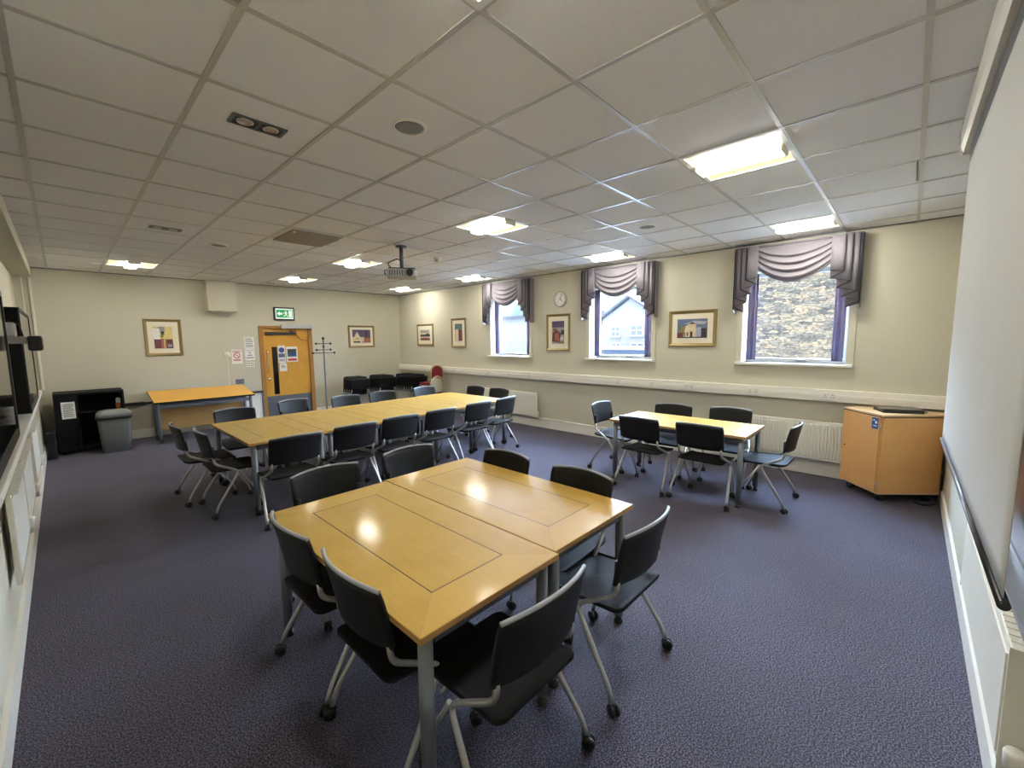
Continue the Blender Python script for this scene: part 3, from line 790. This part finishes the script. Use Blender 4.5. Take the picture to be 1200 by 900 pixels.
picture('gilt-framed print of a pale gabled house, right of the coat stand', 'b', 5.21, 1.55, 2.095, .69,
        [('p_purple', 0, 1, 0, 1), ('p_cream', 0, .5, 0, .45), ('p_cream', tri((.08, .45), (.42, .45), (.25, .85))), ('p_dark', .05, .42, .04, .14), ('p_rust', .6, 1, .05, .4), ('p_pale', .5, .62, .1, .45), ('p_dark', .72, .8, .4, .95), ('p_olive', .16, .34, .3, .36), ('p_pale', 0, 1, 0, .04)], .045, .06)
picture('small gilt-framed landscape print nearest the room corner', 'w', 8.925, 1.575, 2.115, .68,
        [('p_pale', 0, 1, 0, 1), ('p_grey', 0, .9, .68, .92), ('p_dark', 0, 1, .34, .54), ('p_dark', tri((.5, .5), (1, .5), (.85, .64), (.6, .6))), ('p_maroon', 0, 1, 0, .16), ('p_rust', .05, .9, .16, .26)], .045, .09)
picture('tall narrow gilt-framed print of a tower, left of the farthest window', 'w', 7.615, 1.54, 2.205, .515,
        [('p_teal', 0, 1, .0, 1), ('p_cream', tri((.05, .05), (.5, .08), (.5, .72), (.05, .66))), ('p_maroon', tri((.5, .05), (1, .08), (1, .6), (.5, .74))), ('p_dark', .55, .62, .1, .6), ('p_brown', .8, .86, .1, .55), ('p_pale', 0, 1, 0, .06)], .045, .08)
picture('tall gilt-framed print of red foliage hung under the clock', 'w', 4.76, 1.495, 2.168, .54,
        [('p_grey', 0, 1, 0, 1), ('p_purple', 0, 1, .72, 1), ('p_maroon', tri((0, .1), (.6, .05), (.75, .45), (.45, .6), (.05, .5))), ('p_rust', tri((.2, .15), (.6, .12), (.55, .5), (.25, .45))), ('p_pale', tri((.7, .15), (.95, .18), (.9, .32), (.7, .3))), ('p_olive', .55, 1, 0, .1), ('p_dark', .75, 1, .4, .6), ('p_brown', .1, .4, .55, .68)], .045, .085)
picture('wide gilt-framed print of a white mansion, between the two nearer windows', 'w', 2.335, 1.583, 2.108, .68,
        [('p_sky', 0, 1, 0, 1), ('p_cloud', tri((.2, .75), (.9, .7), (1, .85), (.6, .9))), ('p_olive', tri((.05, .25), (.3, .25), (.3, .6), (.12, .66))), ('p_cream', tri((.22, .06), (.63, .06), (.63, .7), (.45, .78), (.28, .62))), ('p_cloud', .63, .8, .06, .55), ('p_dark', .8, .98, .06, .5), ('p_dark', .44, .52, .06, .34), ('p_brown', .32, .38, .12, .3), ('p_brown', .24, .28, .08, .3), ('p_dark', 0, 1, 0, .06), ('p_maroon', 0, .2, .04, .28), ('p_dark', tri((.38, .74), (.62, .72), (.5, .84)))], .05, .075)

# clock
t = thing('wall_clock', 'round silver-rimmed wall clock above the foliage print', 'clock', (WX - .0, 4.71, 2.433), -PI / 2)
R = Matrix.Rotation(PI / 2, 4, 'X')
b = B(); lathe(b, [(.145, 0), (.148, .02), (.138, .035), (.122, .030), (.120, .018)], 36, mx=R); obj('rim', b, 'silver', t)
b = B(); lathe(b, [(.12, .001), (.12, .0182)], 36, mx=R); obj('dial', b, 'trim', t)
b = B()
for k in range(12):
    box(b, -.005, .005, -.0196, -.0188, .085, .108, mx=Matrix.Rotation(k * PI / 6, 4, 'Y'))
obj('hour_marks', b, 'ink', t)
for nm, a, l in (('hour_hand', 2.2, .06), ('minute_hand', .45, .095)):
    b = B(); box(b, -.005, .005, -.0215, -.0198, -.015, l, mx=Matrix.Rotation(a, 4, 'Y')); obj(nm, b, 'black', t)

# coat stand
t = thing('coat_stand', 'dark metal coat stand with ball-ended arms beside the wooden door', 'coat stand', (4.09, 9.72, 0))
b = B(); lathe(b, [(.022, .03), (.018, .05), (.016, 1.76)], 14); obj('pole', b, 'greyplate', t)
b = B(); lathe(b, [(.20, 0), (.20, .012), (.06, .03), (.022, .034)], 28); obj('base', b, 'greyplate', t)
def ball(b, p, r): lathe(b, [(r * math.sin(PI * i / 8) + 1e-4, -r * math.cos(PI * i / 8)) for i in range(9)], 12, mx=Matrix.Translation(p))
b = B(); ball(b, (0, 0, 1.78), .03); ball(b, (0, 0, 1.59), .026); obj('finial', b, 'black', t)
for z, a, l in ((1.66, .1, .17), (1.52, .3, .19), (1.45, -.15, .23)):
    b = B(); d_ = Vector((math.cos(a), math.sin(a), 0)) * l
    tube(b, [Vector((0, 0, z)) - d_, Vector((0, 0, z)) + d_], .008); ball(b, Vector((0, 0, z)) - d_, .026); ball(b, Vector((0, 0, z)) + d_, .026)
    obj('arm', b, 'black', t)

# side table (tilted flip-top) and the folded table by the door
t = thing('side_table', 'orange wood flip-top side table with tilted top against the back wall', 'table', (1.73, 9.5, 0))
b = B(); mx = Matrix.Translation((0, 0, .775)) @ Matrix.Rotation(.17, 4, 'X')
box(b, -.745, .745, -.40, .40, -.014, .014, bev=.003, mx=mx)
for f in b.faces:
    f.normal_update()
    if f.normal.z < .5: f.material_index = 1
obj('tabletop', b, ['orangetop', 'black'], t)
b = B(); box(b, -.66, .66, -.33, -.30, .60, .66); box(b, -.66, .66, .05, .09, .62, .70); obj('rail', b, 'greyplate', t)
for sx in (-1, 1):
    for y, zt in ((-.31, .698), (.07, .752)):
        b = B(); lathe(b, [(.027, .09), (.027, zt)], 16, mx=Matrix.Translation((sx * .69, y, 0))); o = obj('leg', b, 'tubegrey', t)
        b = B()
        for s_ in (-1, 1): lathe(b, [(.008, -.011), (.037, -.011), (.04, 0), (.037, .011), (.008, .011)], 16, mx=Matrix.Translation((sx * .69 + s_ * .018, y, .04)) @ Matrix.Rotation(PI / 2, 4, 'Y'))
        box(b, sx * .69 - .008, sx * .69 + .008, y - .02, y + .02, .03, .0898); obj('castor', b, 'black', o)
b = B(); box(b, -.655, .655, .10, .125, .40, .70); box(b, -.655, .655, .10, .125, .17, .392); box(b, -.655, .655, .105, .12, .392, .40)
obj('modesty_panel', b, 'panelwood', t)
t = thing('folded_table', 'folded white table with black edge standing upright between side table and door', 'table', (2.66, 9.87, 0))
b = B(); box(b, -.19, .15, .0, .03, .07, .66); obj('panel', b, 'whiteplastic', t)
b = B(); box(b, -.21, .18, -.03, .06, .66, .695, bev=.004); obj('edge', b, 'black', t)
b = B(); box(b, .15, .185, -.02, .05, .0, .66); obj('leg', b, 'greyplate', t)
b = B(); box(b, -.19, -.16, -.02, .05, .0, .0695); obj('foot', b, 'greyplate', t)

# black cabinet, bag, bin, bottle
t = thing('black_cabinet', 'black equipment cabinet with an open front and taped paper in the far left corner', 'cabinet', (-.15, 9.42, 0))
b = B()
box(b, 0, .24, 0, .55, .05, .95, bev=.004); box(b, .2405, .80, .50, .55, .05, .95); box(b, .2405, .80, 0, .4995, .05, .08); box(b, .2405, .80, 0, .4995, .92, .95); box(b, .77, .80, 0, .4995, .0801, .9199); box(b, .2405, .7695, .05, .4995, .62, .64)
obj('body', b, 'matteblack', t)
b = B()
for x in (.07, .73):
    for y in (.07, .47): lathe(b, [(.03, 0), (.03, .0495)], 12, mx=Matrix.Translation((x, y, 0)))
obj('castors', b, 'black', t)
b = B(); box(b, .245, .262, .002, .06, .09, .91); obj('door_edge', b, 'blackgloss', t)
p = flat('taped_paper', 'white printed sheet taped to the black cabinet', 'paper', -.075, .075, .56, .82, lines('ink', 8, .1, .9), depth=.002, y=9.42)
tb = B(); box(tb, -.265, -.165, 9.2, 9.36, 0, .40, bev=.02); tb2 = tag(obj('black_bag', tb, 'seatblack'), 'small black bag on the floor left of the black cabinet', 'bag')
t = thing('bottle', 'orange bottle with white cap standing on the shelf in the black cabinet', 'bottle', (.58, 9.55, .64))
b = B(); lathe(b, [(.032, 0), (.036, .01), (.036, .085), (.02, .10)], 18); obj('body', b, 'orange', t)
b = B(); lathe(b, [(.026, .0995), (.030, .105), (.030, .16), (.022, .175)], 18); obj('cap', b, 'whiteplastic', t)
t = thing('waste_bin', 'grey swing-lid bin in front of the black cabinet', 'bin', (.49, 9.20, 0))
def rr_loft(b, secs, r=.05):
    ringface(b, [[b.verts.new((x, y, z)) for x, y in rrect(hx, hy, r, 5)] for hx, hy, z in secs])
b = B(); rr_loft(b, [(.165, .12, 0), (.17, .125, .01), (.198, .15, .53)]); obj('body', b, 'binbody', t)
b = B(); rr_loft(b, [(.210, .160, .5305), (.216, .166, .545), (.210, .160, .575)]); obj('rim', b, 'black', t)
b = B(); rr_loft(b, [(.206, .156, .5755), (.204, .154, .605), (.175, .125, .652), (.12, .08, .668)]); obj('lid', b, 'binlid', t)

b = B(); box(b, -.34, -.325, F - .012, F, .985, 2.755); box(b, -.262, -.232, F - .03, F, .985, 2.755, bev=.004); struct('trim_6', b, 'trim')
# ------------------------------------------------------------------ left wall equipment
def tv(label, y0, y1, z0, z1, xf):
    t = thing('wall_screen', label, 'screen', (xf, (y0 + y1) / 2, z0))
    h = (y1 - y0) / 2; H = z1 - z0; d = .10
    b = B(); box(b, -d, -.004, -h, h, 0, H, bev=.006); obj('housing', b, 'matteblack', t)
    b = B()
    for (a, c, e_, f_) in ((-h, -h + .035, 0, H), (h - .035, h, 0, H), (-h + .035, h - .035, 0, .05), (-h + .035, h - .035, H - .035, H)): box(b, -.004, .006, a, c, e_, f_)
    obj('bezel', b, 'black', t)
    b = B(); box(b, -.0039, .0, -h + .0351, h - .0351, .0501, H - .0351); obj('panel', b, 'blackgloss', t)
    b = B(); box(b, -.42 - xf + .0005, -d, -.3, .3, .25, H - .25); obj('wall_mount', b, 'greyplate', t)
    return t
tv('glossy black wall screen on the left wall, nearest the camera', 2.62, 4.5, 1.09, 2.07, -.25)
tv('black wall screen on the left wall, farther from the camera', 6.24, 8.15, 1.04, 2.07, -.25)
t = thing('boom_arm', 'grey wall arm with a black device head above the farther wall screen', 'projector arm', (-.4195, 5.35, 1.72))
b = B(); box(b, .0, .02, -.08, .08, -.1, .1); obj('wall_plate', b, 'silver', t)
b = B(); box(b, .02, .235, -.05, .05, .0, .06, bev=.006); obj('arm', b, 'silver', t)
b = B(); box(b, .235, .32, -.09, .09, -.06, .065, bev=.02); obj('head', b, 'black', t)
b = B(); box(b, .03, .18, -.14, .10, .0601, .17, bev=.012); obj('body', b, 'silver', t)
b = B(); prism(b, [(.06, .1701), (.13, .1701), (.115, .225), (.095, .23)], -.04, .04, 'y'); obj('bracket', b, 'black', t)
b = B(); tube(b, [(.12, 0, .20), (.20, 0, .16), (.215, 0, .058)], .006, 6, fil=.02); obj('cable', b, 'black', t)

# ------------------------------------------------------------------ right: screen, whiteboard, cabinet
t = thing('projection_screen', 'pulled-down white projection screen along the right wall', 'projection screen', (2.42, -.173, 0), .0098)
b = B(); prism(b, [(-.075, CZ), (.026, CZ), (.034, 2.85), (.030, 2.765), (.018, 2.735), (-.06, 2.73)], -1.35, 1.16, 'x'); obj('housing', b, 'whitegloss', t)
b = B(); prism(b, [(-.08, CZ), (.030, CZ), (.038, 2.85), (.034, 2.762), (.020, 2.728), (-.065, 2.723)], 1.1601, 1.175, 'x'); obj('end_cap', b, 'silver', t)
b = B(); n = 30; rows = []
for j in range(n + 1):
    f = j / n; z = 2.64 - (2.64 - 1.128) * f
    rows.append([b.verts.new((-1.02 + 2.05 * i / 24, -.005 + .010 * math.sin(i / 24 * PI * 5) * f * (1 - f), z)) for i in range(25)])
ringface(b, rows, closed=False, cap=False); o = obj('fabric', b, 'screen', t); m = o.modifiers.new('th', 'SOLIDIFY'); m.thickness = .002
b = B(); box(b, -1.02, 1.03, -.007, -.003, 2.64, 2.74); obj('top_border', b, 'black', t)
b = B(); tube(b, [(-1.03, -.005, 1.115), (1.05, -.005, 1.115)], .0115, 14); obj('bottom_bar', b, 'barblack', t)
t = thing('whiteboard', 'blue-tinted whiteboard behind the projection screen at right edge', 'whiteboard', (2.0, RY, 0))
b = B(); box(b, -.78, .78, 0, .014, .95, 2.15); obj('board', b, 'whiteboard', t)
b = B()
for (a, c, e_, f_) in ((-.80, -.78, .93, 2.17), (.78, .80, .93, 2.17), (-.78, .78, .93, .95), (-.78, .78, 2.15, 2.17)): box(b, a, c, 0, .02, e_, f_)
obj('frame', b, 'alu', t)
b = B(); box(b, -.78, .78, .0201, .07, .915, .93); obj('pen_tray', b, 'alu', t)

CX, CY, CA = 5.63, .155, math.radians(-49)
ca, sa = math.cos(CA), math.sin(CA)
def cl(x, y): return ((x - CX) * ca + (y - CY) * sa, -(x - CX) * sa + (y - CY) * ca)
t = thing('media_cabinet', 'wooden media cabinet on castors in the right corner with a laptop on top', 'cabinet', (CX, CY, 0), CA)
# corner-shaped plan: two long front faces meeting at the local origin, clipped where it meets the walls
Ly, h0, h1 = .515, .105, .888
Lft = (0, Ly); Rgt = cl(6.03, -.305); Rgt = (Rgt[0], 0)
plan = [(0, 0), Rgt, cl(6.20, -.305), cl(6.20, .40), Lft]
def grow(d):
    cx = sum(p[0] for p in plan) / 5; cy = sum(p[1] for p in plan) / 5
    return [(p[0] + d * (1 if p[0] > cx else -1) * (.3 if i in (2, 3) else 1), p[1] + d * (1 if p[1] > cy else -1) * (.3 if i in (2, 3) else 1)) for i, p in enumerate(plan)]
b = B(); prism(b, plan, h0, h1); obj('body', b, 'beech', t)
b = B(); prism(b, grow(.004), h0 - .016, h0 - .0005); obj('base', b, 'beechtop', t)
b = B(); prism(b, grow(.010), h1 + .0005, h1 + .010); obj('edge_band', b, 'black', t)
b = B(); prism(b, grow(.010), h1 + .0105, h1 + .028); obj('top', b, 'beechtop', t)
b = B(); box(b, -.0165, -.0005, .025, Ly - .004, h0 + .004, h1 - .004, bev=.002); dd = obj('door', b, 'beech', t)
b = B(); lathe(b, [(.008, 0), (.008, .006)], 12, mx=Matrix.Translation((-.0165, Ly - .05, .50)) @ Matrix.Rotation(-PI / 2, 4, 'Y')); obj('lock', b, 'black', dd)
b = B(); box(b, -.0178, -.0166, .035, .115, h1 - .125, h1 - .01); q = obj('sticker', b, 'blue', dd); q['label'] = 'small blue square sticker'
b = B(); box(b, -.0183, -.0179, .05, .075, h1 - .07, h1 - .045); box(b, -.0183, -.0179, .08, .10, h1 - .045, h1 - .03); box(b, -.0183, -.0179, .055, .10, h1 - .1, h1 - .09); o = obj('sticker_print', b, 'paper', dd)
b = B()
for z in (h0 + .08, h1 - .1): tube(b, [(-.012, .012, z - .03), (-.012, .012, z + .03)], .006)
obj('hinge', b, 'silver', t)
for x, y in ((.08, .07), (Rgt[0] - .07, .07), (.08, Ly - .06)):
    b = B()
    for s_ in (-1, 1): lathe(b, [(.008, -.012), (.034, -.012), (.036, 0), (.034, .012), (.008, .012)], 14, mx=Matrix.Translation((x + s_ * .017, y, .036)) @ Matrix.Rotation(PI / 2, 4, 'Y'))
    box(b, x - .02, x + .02, y - .02, y + .02, .055, h0 - .017); obj('castor', b, 'black', t)
t2_ = thing('laptop', 'closed black laptop lying on the wooden media cabinet', 'laptop', (5.98, .055, h1 + .028), math.radians(-68))
b = B(); box(b, -.17, .17, -.12, .12, .0, .018, bev=.004); obj('base', b, 'black', t2_)
b = B(); box(b, -.17, .17, -.12, .12, .0185, .040, bev=.006); obj('lid', b, 'blackgloss', t2_)
b = B(); tube(b, [(.17, .0, .008), (.20, .0, .010), (.23, -.03, .008)], .005, 6, fil=.02); obj('cable', b, 'black', t2_)
tb = B(); tube(tb, [(6.01, -.315, .30), (6.0, -.318, .12), (5.95, -.30, .014), (5.82, -.20, .010), (5.87, -.12, .010), (5.96, -.12, .010)], .008, 8, fil=.05); tag(obj('power_cable', tb, 'black'), 'black cable looping down to the floor at the right end of the media cabinet', 'cable')

# ------------------------------------------------------------------ ceiling things
t = thing('projector', 'silver ceiling projector hung on a black pole in mid room', 'projector', (3.08, 4.82, 0), math.radians(-35))
b = B(); lathe(b, [(.07, CZ - .02), (.07, CZ - .0065)], 20); lathe(b, [(.024, 2.63), (.024, CZ - .02)], 12); obj('pole', b, 'greyplate', t)
b = B(); box(b, -.16, .16, -.10, .10, 2.612, 2.628); tube(b, [(-.12, .04, 2.63), (-.19, .05, 2.70), (-.05, .02, 2.76), (-.01, 0, 2.72)], .007, 6, fil=.05); tube(b, [(-.16, -.02, 2.62), (-.22, -.02, 2.60), (-.2, -.05, 2.54)], .007, 6, fil=.03); obj('bracket', b, 'black', t)
b = B(); box(b, -.185, .185, -.14, .14, 2.51, 2.612, bev=.018); obj('body', b, 'silver', t)
b = B(); lathe(b, [(.040, 0), (.044, .03), (.036, .034), (.030, .012)], 20, mx=Matrix.Translation((.10, -.138, 2.56)) @ Matrix.Rotation(PI / 2, 4, 'X')); obj('lens', b, 'black', t)
b = B()
for k in range(6): box(b, -.15 + k * .03, -.135 + k * .03, -.1412, -.1401, 2.53, 2.59)
obj('vent', b, 'greyplate', t)
def ceil_speaker(label, x, y):
    t = thing('ceiling_speaker', label, 'speaker', (x, y, CZ), group='round ceiling speakers')
    b = B(); lathe(b, [(.095, -.0005), (.095, -.008), (.082, -.011), (.080, -.004)], 32); obj('ring', b, 'whiteplastic', t)
    b = B(); lathe(b, [(.079, -.002), (.079, -.008), (.05, -.010)], 32); obj('grille', b, 'stone_grey', t)
ceil_speaker('round ceiling speaker nearest the camera, in upper centre of photo', 1.45, 2.14)
ceil_speaker('round ceiling speaker toward the windows, left of the light beside the screen', 4.45, 2.16)
ceil_speaker('round ceiling speaker between the small downlight and the tan ceiling panel', 1.45, 6.33)
ceil_speaker('round ceiling disc by the back wall near the exit sign', 3.07, 9.66)
def downlight(label, x, y):
    t = thing('downlight', label, 'light', (x, y, CZ), group='twin black downlights')
    b = B()
    for (a, c, e_, f_) in ((-.135, -.12, -.06, .06), (.12, .135, -.06, .06), (-.12, .12, -.06, -.048), (-.12, .12, .048, .06), (-.008, .008, -.048, .048)): box(b, a, c, e_, f_, -.009, -.0005)
    obj('frame', b, 'greyplate', t)
    b = B(); box(b, -.12, -.008, -.048, .048, -.003, -.0006); box(b, .008, .12, -.048, .048, -.003, -.0006); obj('baffle', b, 'black', t)
    for s in (-1, 1):
        b = B(); lathe(b, [(.040, -.0031), (.043, -.006), (.038, -.009), (.024, -.005), (.012, -.008)], 24, mx=Matrix.Translation((s * .064, 0, 0))); obj('lamp', b, 'chrome', t)
downlight('twin black downlight nearest the camera, unlit', .855, 2.725)
downlight('twin black downlight farther down the left of the ceiling, unlit', .86, 5.80)
t = thing('smoke_detector', 'small white smoke detector right of the ceiling projector', 'smoke detector', (3.89, 5.15, CZ))
b = B(); lathe(b, [(.055, -.0005), (.055, -.012), (.04, -.02)], 20); obj('base', b, 'whiteplastic', t)
b = B(); lathe(b, [(.034, -.0201), (.034, -.045), (.024, -.055)], 20); obj('sensor', b, 'silver', t)
t = thing('ceiling_panel', 'tan square panel clipped to the ceiling left of the projector', 'panel', (2.075, 5.20, CZ), 0)
b = B(); box(b, -.27, .27, -.31, .31, -.022, -.007); obj('board', b, 'tan', t)
for sx in (-1, 1):
    for sy in (-1, 1):
        b = B(); lathe(b, [(.014, -.036), (.014, -.0221)], 10, mx=Matrix.Translation((sx * .25, sy * .29, 0))); obj('clip', b, 'exitwhite' if False else 'whitegloss', t)
tb = B(); box(tb, 4.15, 4.66, .044, .053, CZ - .008, CZ - .0061); tag(obj('ceiling_slot', tb, 'black'), 'short black slot along a ceiling grid bar near the screen', 'slot')

# ------------------------------------------------------------------ outside
b = B(); box(b, WX + .31, 70, -40, 70, -.3, -.05); o = struct('ground', b, 'paving')
b = B(); box(b, 12.5, 13.0, -4, 4.2, -.05, 3.75); o = tag(obj('stone_wall', b, 'stonewall'), 'pale rubble stone wall outside the window nearest the screen', 'wall')
t = thing('house', 'pale gabled house outside the middle window', 'house', (22, 11.6, -.05))
b = B(); prism(b, [(-1.75, 0), (1.75, 0), (1.75, 2.85), (0, 3.95), (-1.75, 2.85)], 0, 7, 'x'); box(b, .3, 7, 1.75, 4.2, 0, 2.6); obj('walls', b, 'house', t)
b = B()
for s in (-1, 1): prism(b, [(0, 4.02), (0, 4.14), (s * 2.0, 2.86), (s * 2.0, 2.74)], -.25, 7.1, 'x')
prism(b, [(1.76, 2.60), (4.4, 2.60), (4.4, 2.72), (1.76, 3.4)], .2, 7.0, 'x')
obj('roof', b, 'slate', t)
for (y, z, w) in ((.85, 2.15, .28), (-.45, 2.2, .4), (.8, 1.2, .28), (-.5, 1.2, .4), (2.3, 2.05, .18), (2.3, 1.25, .18)):
    b = B(); box(b, -.04, -.001 if y < 1.75 else .299, y - w, y + w, z - .3, z + .3); wf = obj('window', b, 'frame_ext', t)
    b = B()
    for a in (-1, 1):
        for c in (-1, 1): box(b, -.05, -.0401, y + a * w * .48 - w * .4, y + a * w * .48 + w * .4, z + c * .145 - .12, z + c * .145 + .12)
    obj('pane', b, 'housepane', wf)
    b = B(); box(b, -.12, -.001 if y < 1.75 else .299, y - w - .06, y + w + .06, z - .37, z - .301); obj('sill', b, 'house', wf)
t = thing('garage', 'low blue-grey flat-roofed building in front of the gabled house', 'building', (19.2, 10.4, -.05))
b = B(); box(b, 0, 1.6, -1.2, 1.6, 0, 1.18); obj('walls', b, 'bluewall', t)
b = B(); box(b, -.15, 1.75, -1.35, 1.75, 1.1801, 1.34); obj('roof', b, 'house', t)
# distant slope with trees and a pale building beyond the farthest window
b = B(); nx = 24; rows = []
for i in range(nx + 1):
    y = 6 + 60 * i / nx
    rows.append([b.verts.new((48 + 2 * math.sin(y), y, -.05)), b.verts.new((54, y, 7.5 + 1.1 * math.sin(y * .7) + .5 * math.sin(y * 2.1))), b.verts.new((64, y, 12 + 1.2 * math.sin(y * .4)))])
ringface(b, rows, closed=False, cap=False); struct('hillside', b, 'grass')
t = thing('white_building', 'pale rendered building outside the farthest window', 'building', (24.0, 23.5, -.05))
b = B(); box(b, 0, 5.5, -4, 3.2, 0, 3.3); obj('walls', b, 'house', t)
b = B(); box(b, -.3, 5.8, -4.3, 3.5, 3.3001, 3.5); obj('roof', b, 'slate', t)

# ------------------------------------------------------------------ light and camera
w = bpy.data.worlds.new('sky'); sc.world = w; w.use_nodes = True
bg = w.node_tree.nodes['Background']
# overcast sky, far brighter on the side the windows face (+x) than behind the building
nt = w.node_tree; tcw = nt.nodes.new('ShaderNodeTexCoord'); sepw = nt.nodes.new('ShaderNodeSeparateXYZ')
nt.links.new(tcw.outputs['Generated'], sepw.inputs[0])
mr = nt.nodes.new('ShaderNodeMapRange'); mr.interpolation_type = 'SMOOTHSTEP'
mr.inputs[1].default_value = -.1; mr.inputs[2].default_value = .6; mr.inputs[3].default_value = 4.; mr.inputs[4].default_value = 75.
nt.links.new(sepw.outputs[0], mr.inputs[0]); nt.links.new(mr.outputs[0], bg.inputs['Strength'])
rw = nt.nodes.new('ShaderNodeValToRGB'); nt.links.new(sepw.outputs[2], rw.inputs[0]); nt.links.new(rw.outputs[0], bg.inputs['Color'])
rw.color_ramp.elements[0].color = (.72, .86, 1, 1); rw.color_ramp.elements[1].color = (.45, .66, 1, 1)
sun = bpy.data.lights.new('sun', 'SUN'); sun.energy = 3; sun.angle = math.radians(4); sun.color = (1, .97, .9)
so = bpy.data.objects.new('sun', sun); C.objects.link(so); so.rotation_euler = Vector((1, .25, -1.15)).to_track_quat('-Z', 'Y').to_euler()

cam = bpy.data.cameras.new('camera'); co = bpy.data.objects.new('camera', cam); C.objects.link(co); sc.camera = co
cam.sensor_fit = 'HORIZONTAL'; cam.sensor_width = 36; cam.lens = 36 * 495.4067 / 1200; cam.clip_start = .05; cam.clip_end = 300
yaw, pitch, roll = .7555, .1057, -.0102
f = Vector((math.cos(yaw) * math.cos(pitch), math.sin(yaw) * math.cos(pitch), -math.sin(pitch)))
r = Vector((math.sin(yaw), -math.cos(yaw), 0)); u = r.cross(f)
r2 = math.cos(roll) * r + math.sin(roll) * u; u2 = r2.cross(f)
mw = Matrix((r2, u2, -f)).transposed().to_4x4(); mw.translation = (0, 0, 1.717); co.matrix_world = mw

vs = sc.view_settings; vs.view_transform = 'Standard'; vs.look = 'None'; vs.gamma = 1; vs.use_curve_mapping = False; vs.exposure = .55
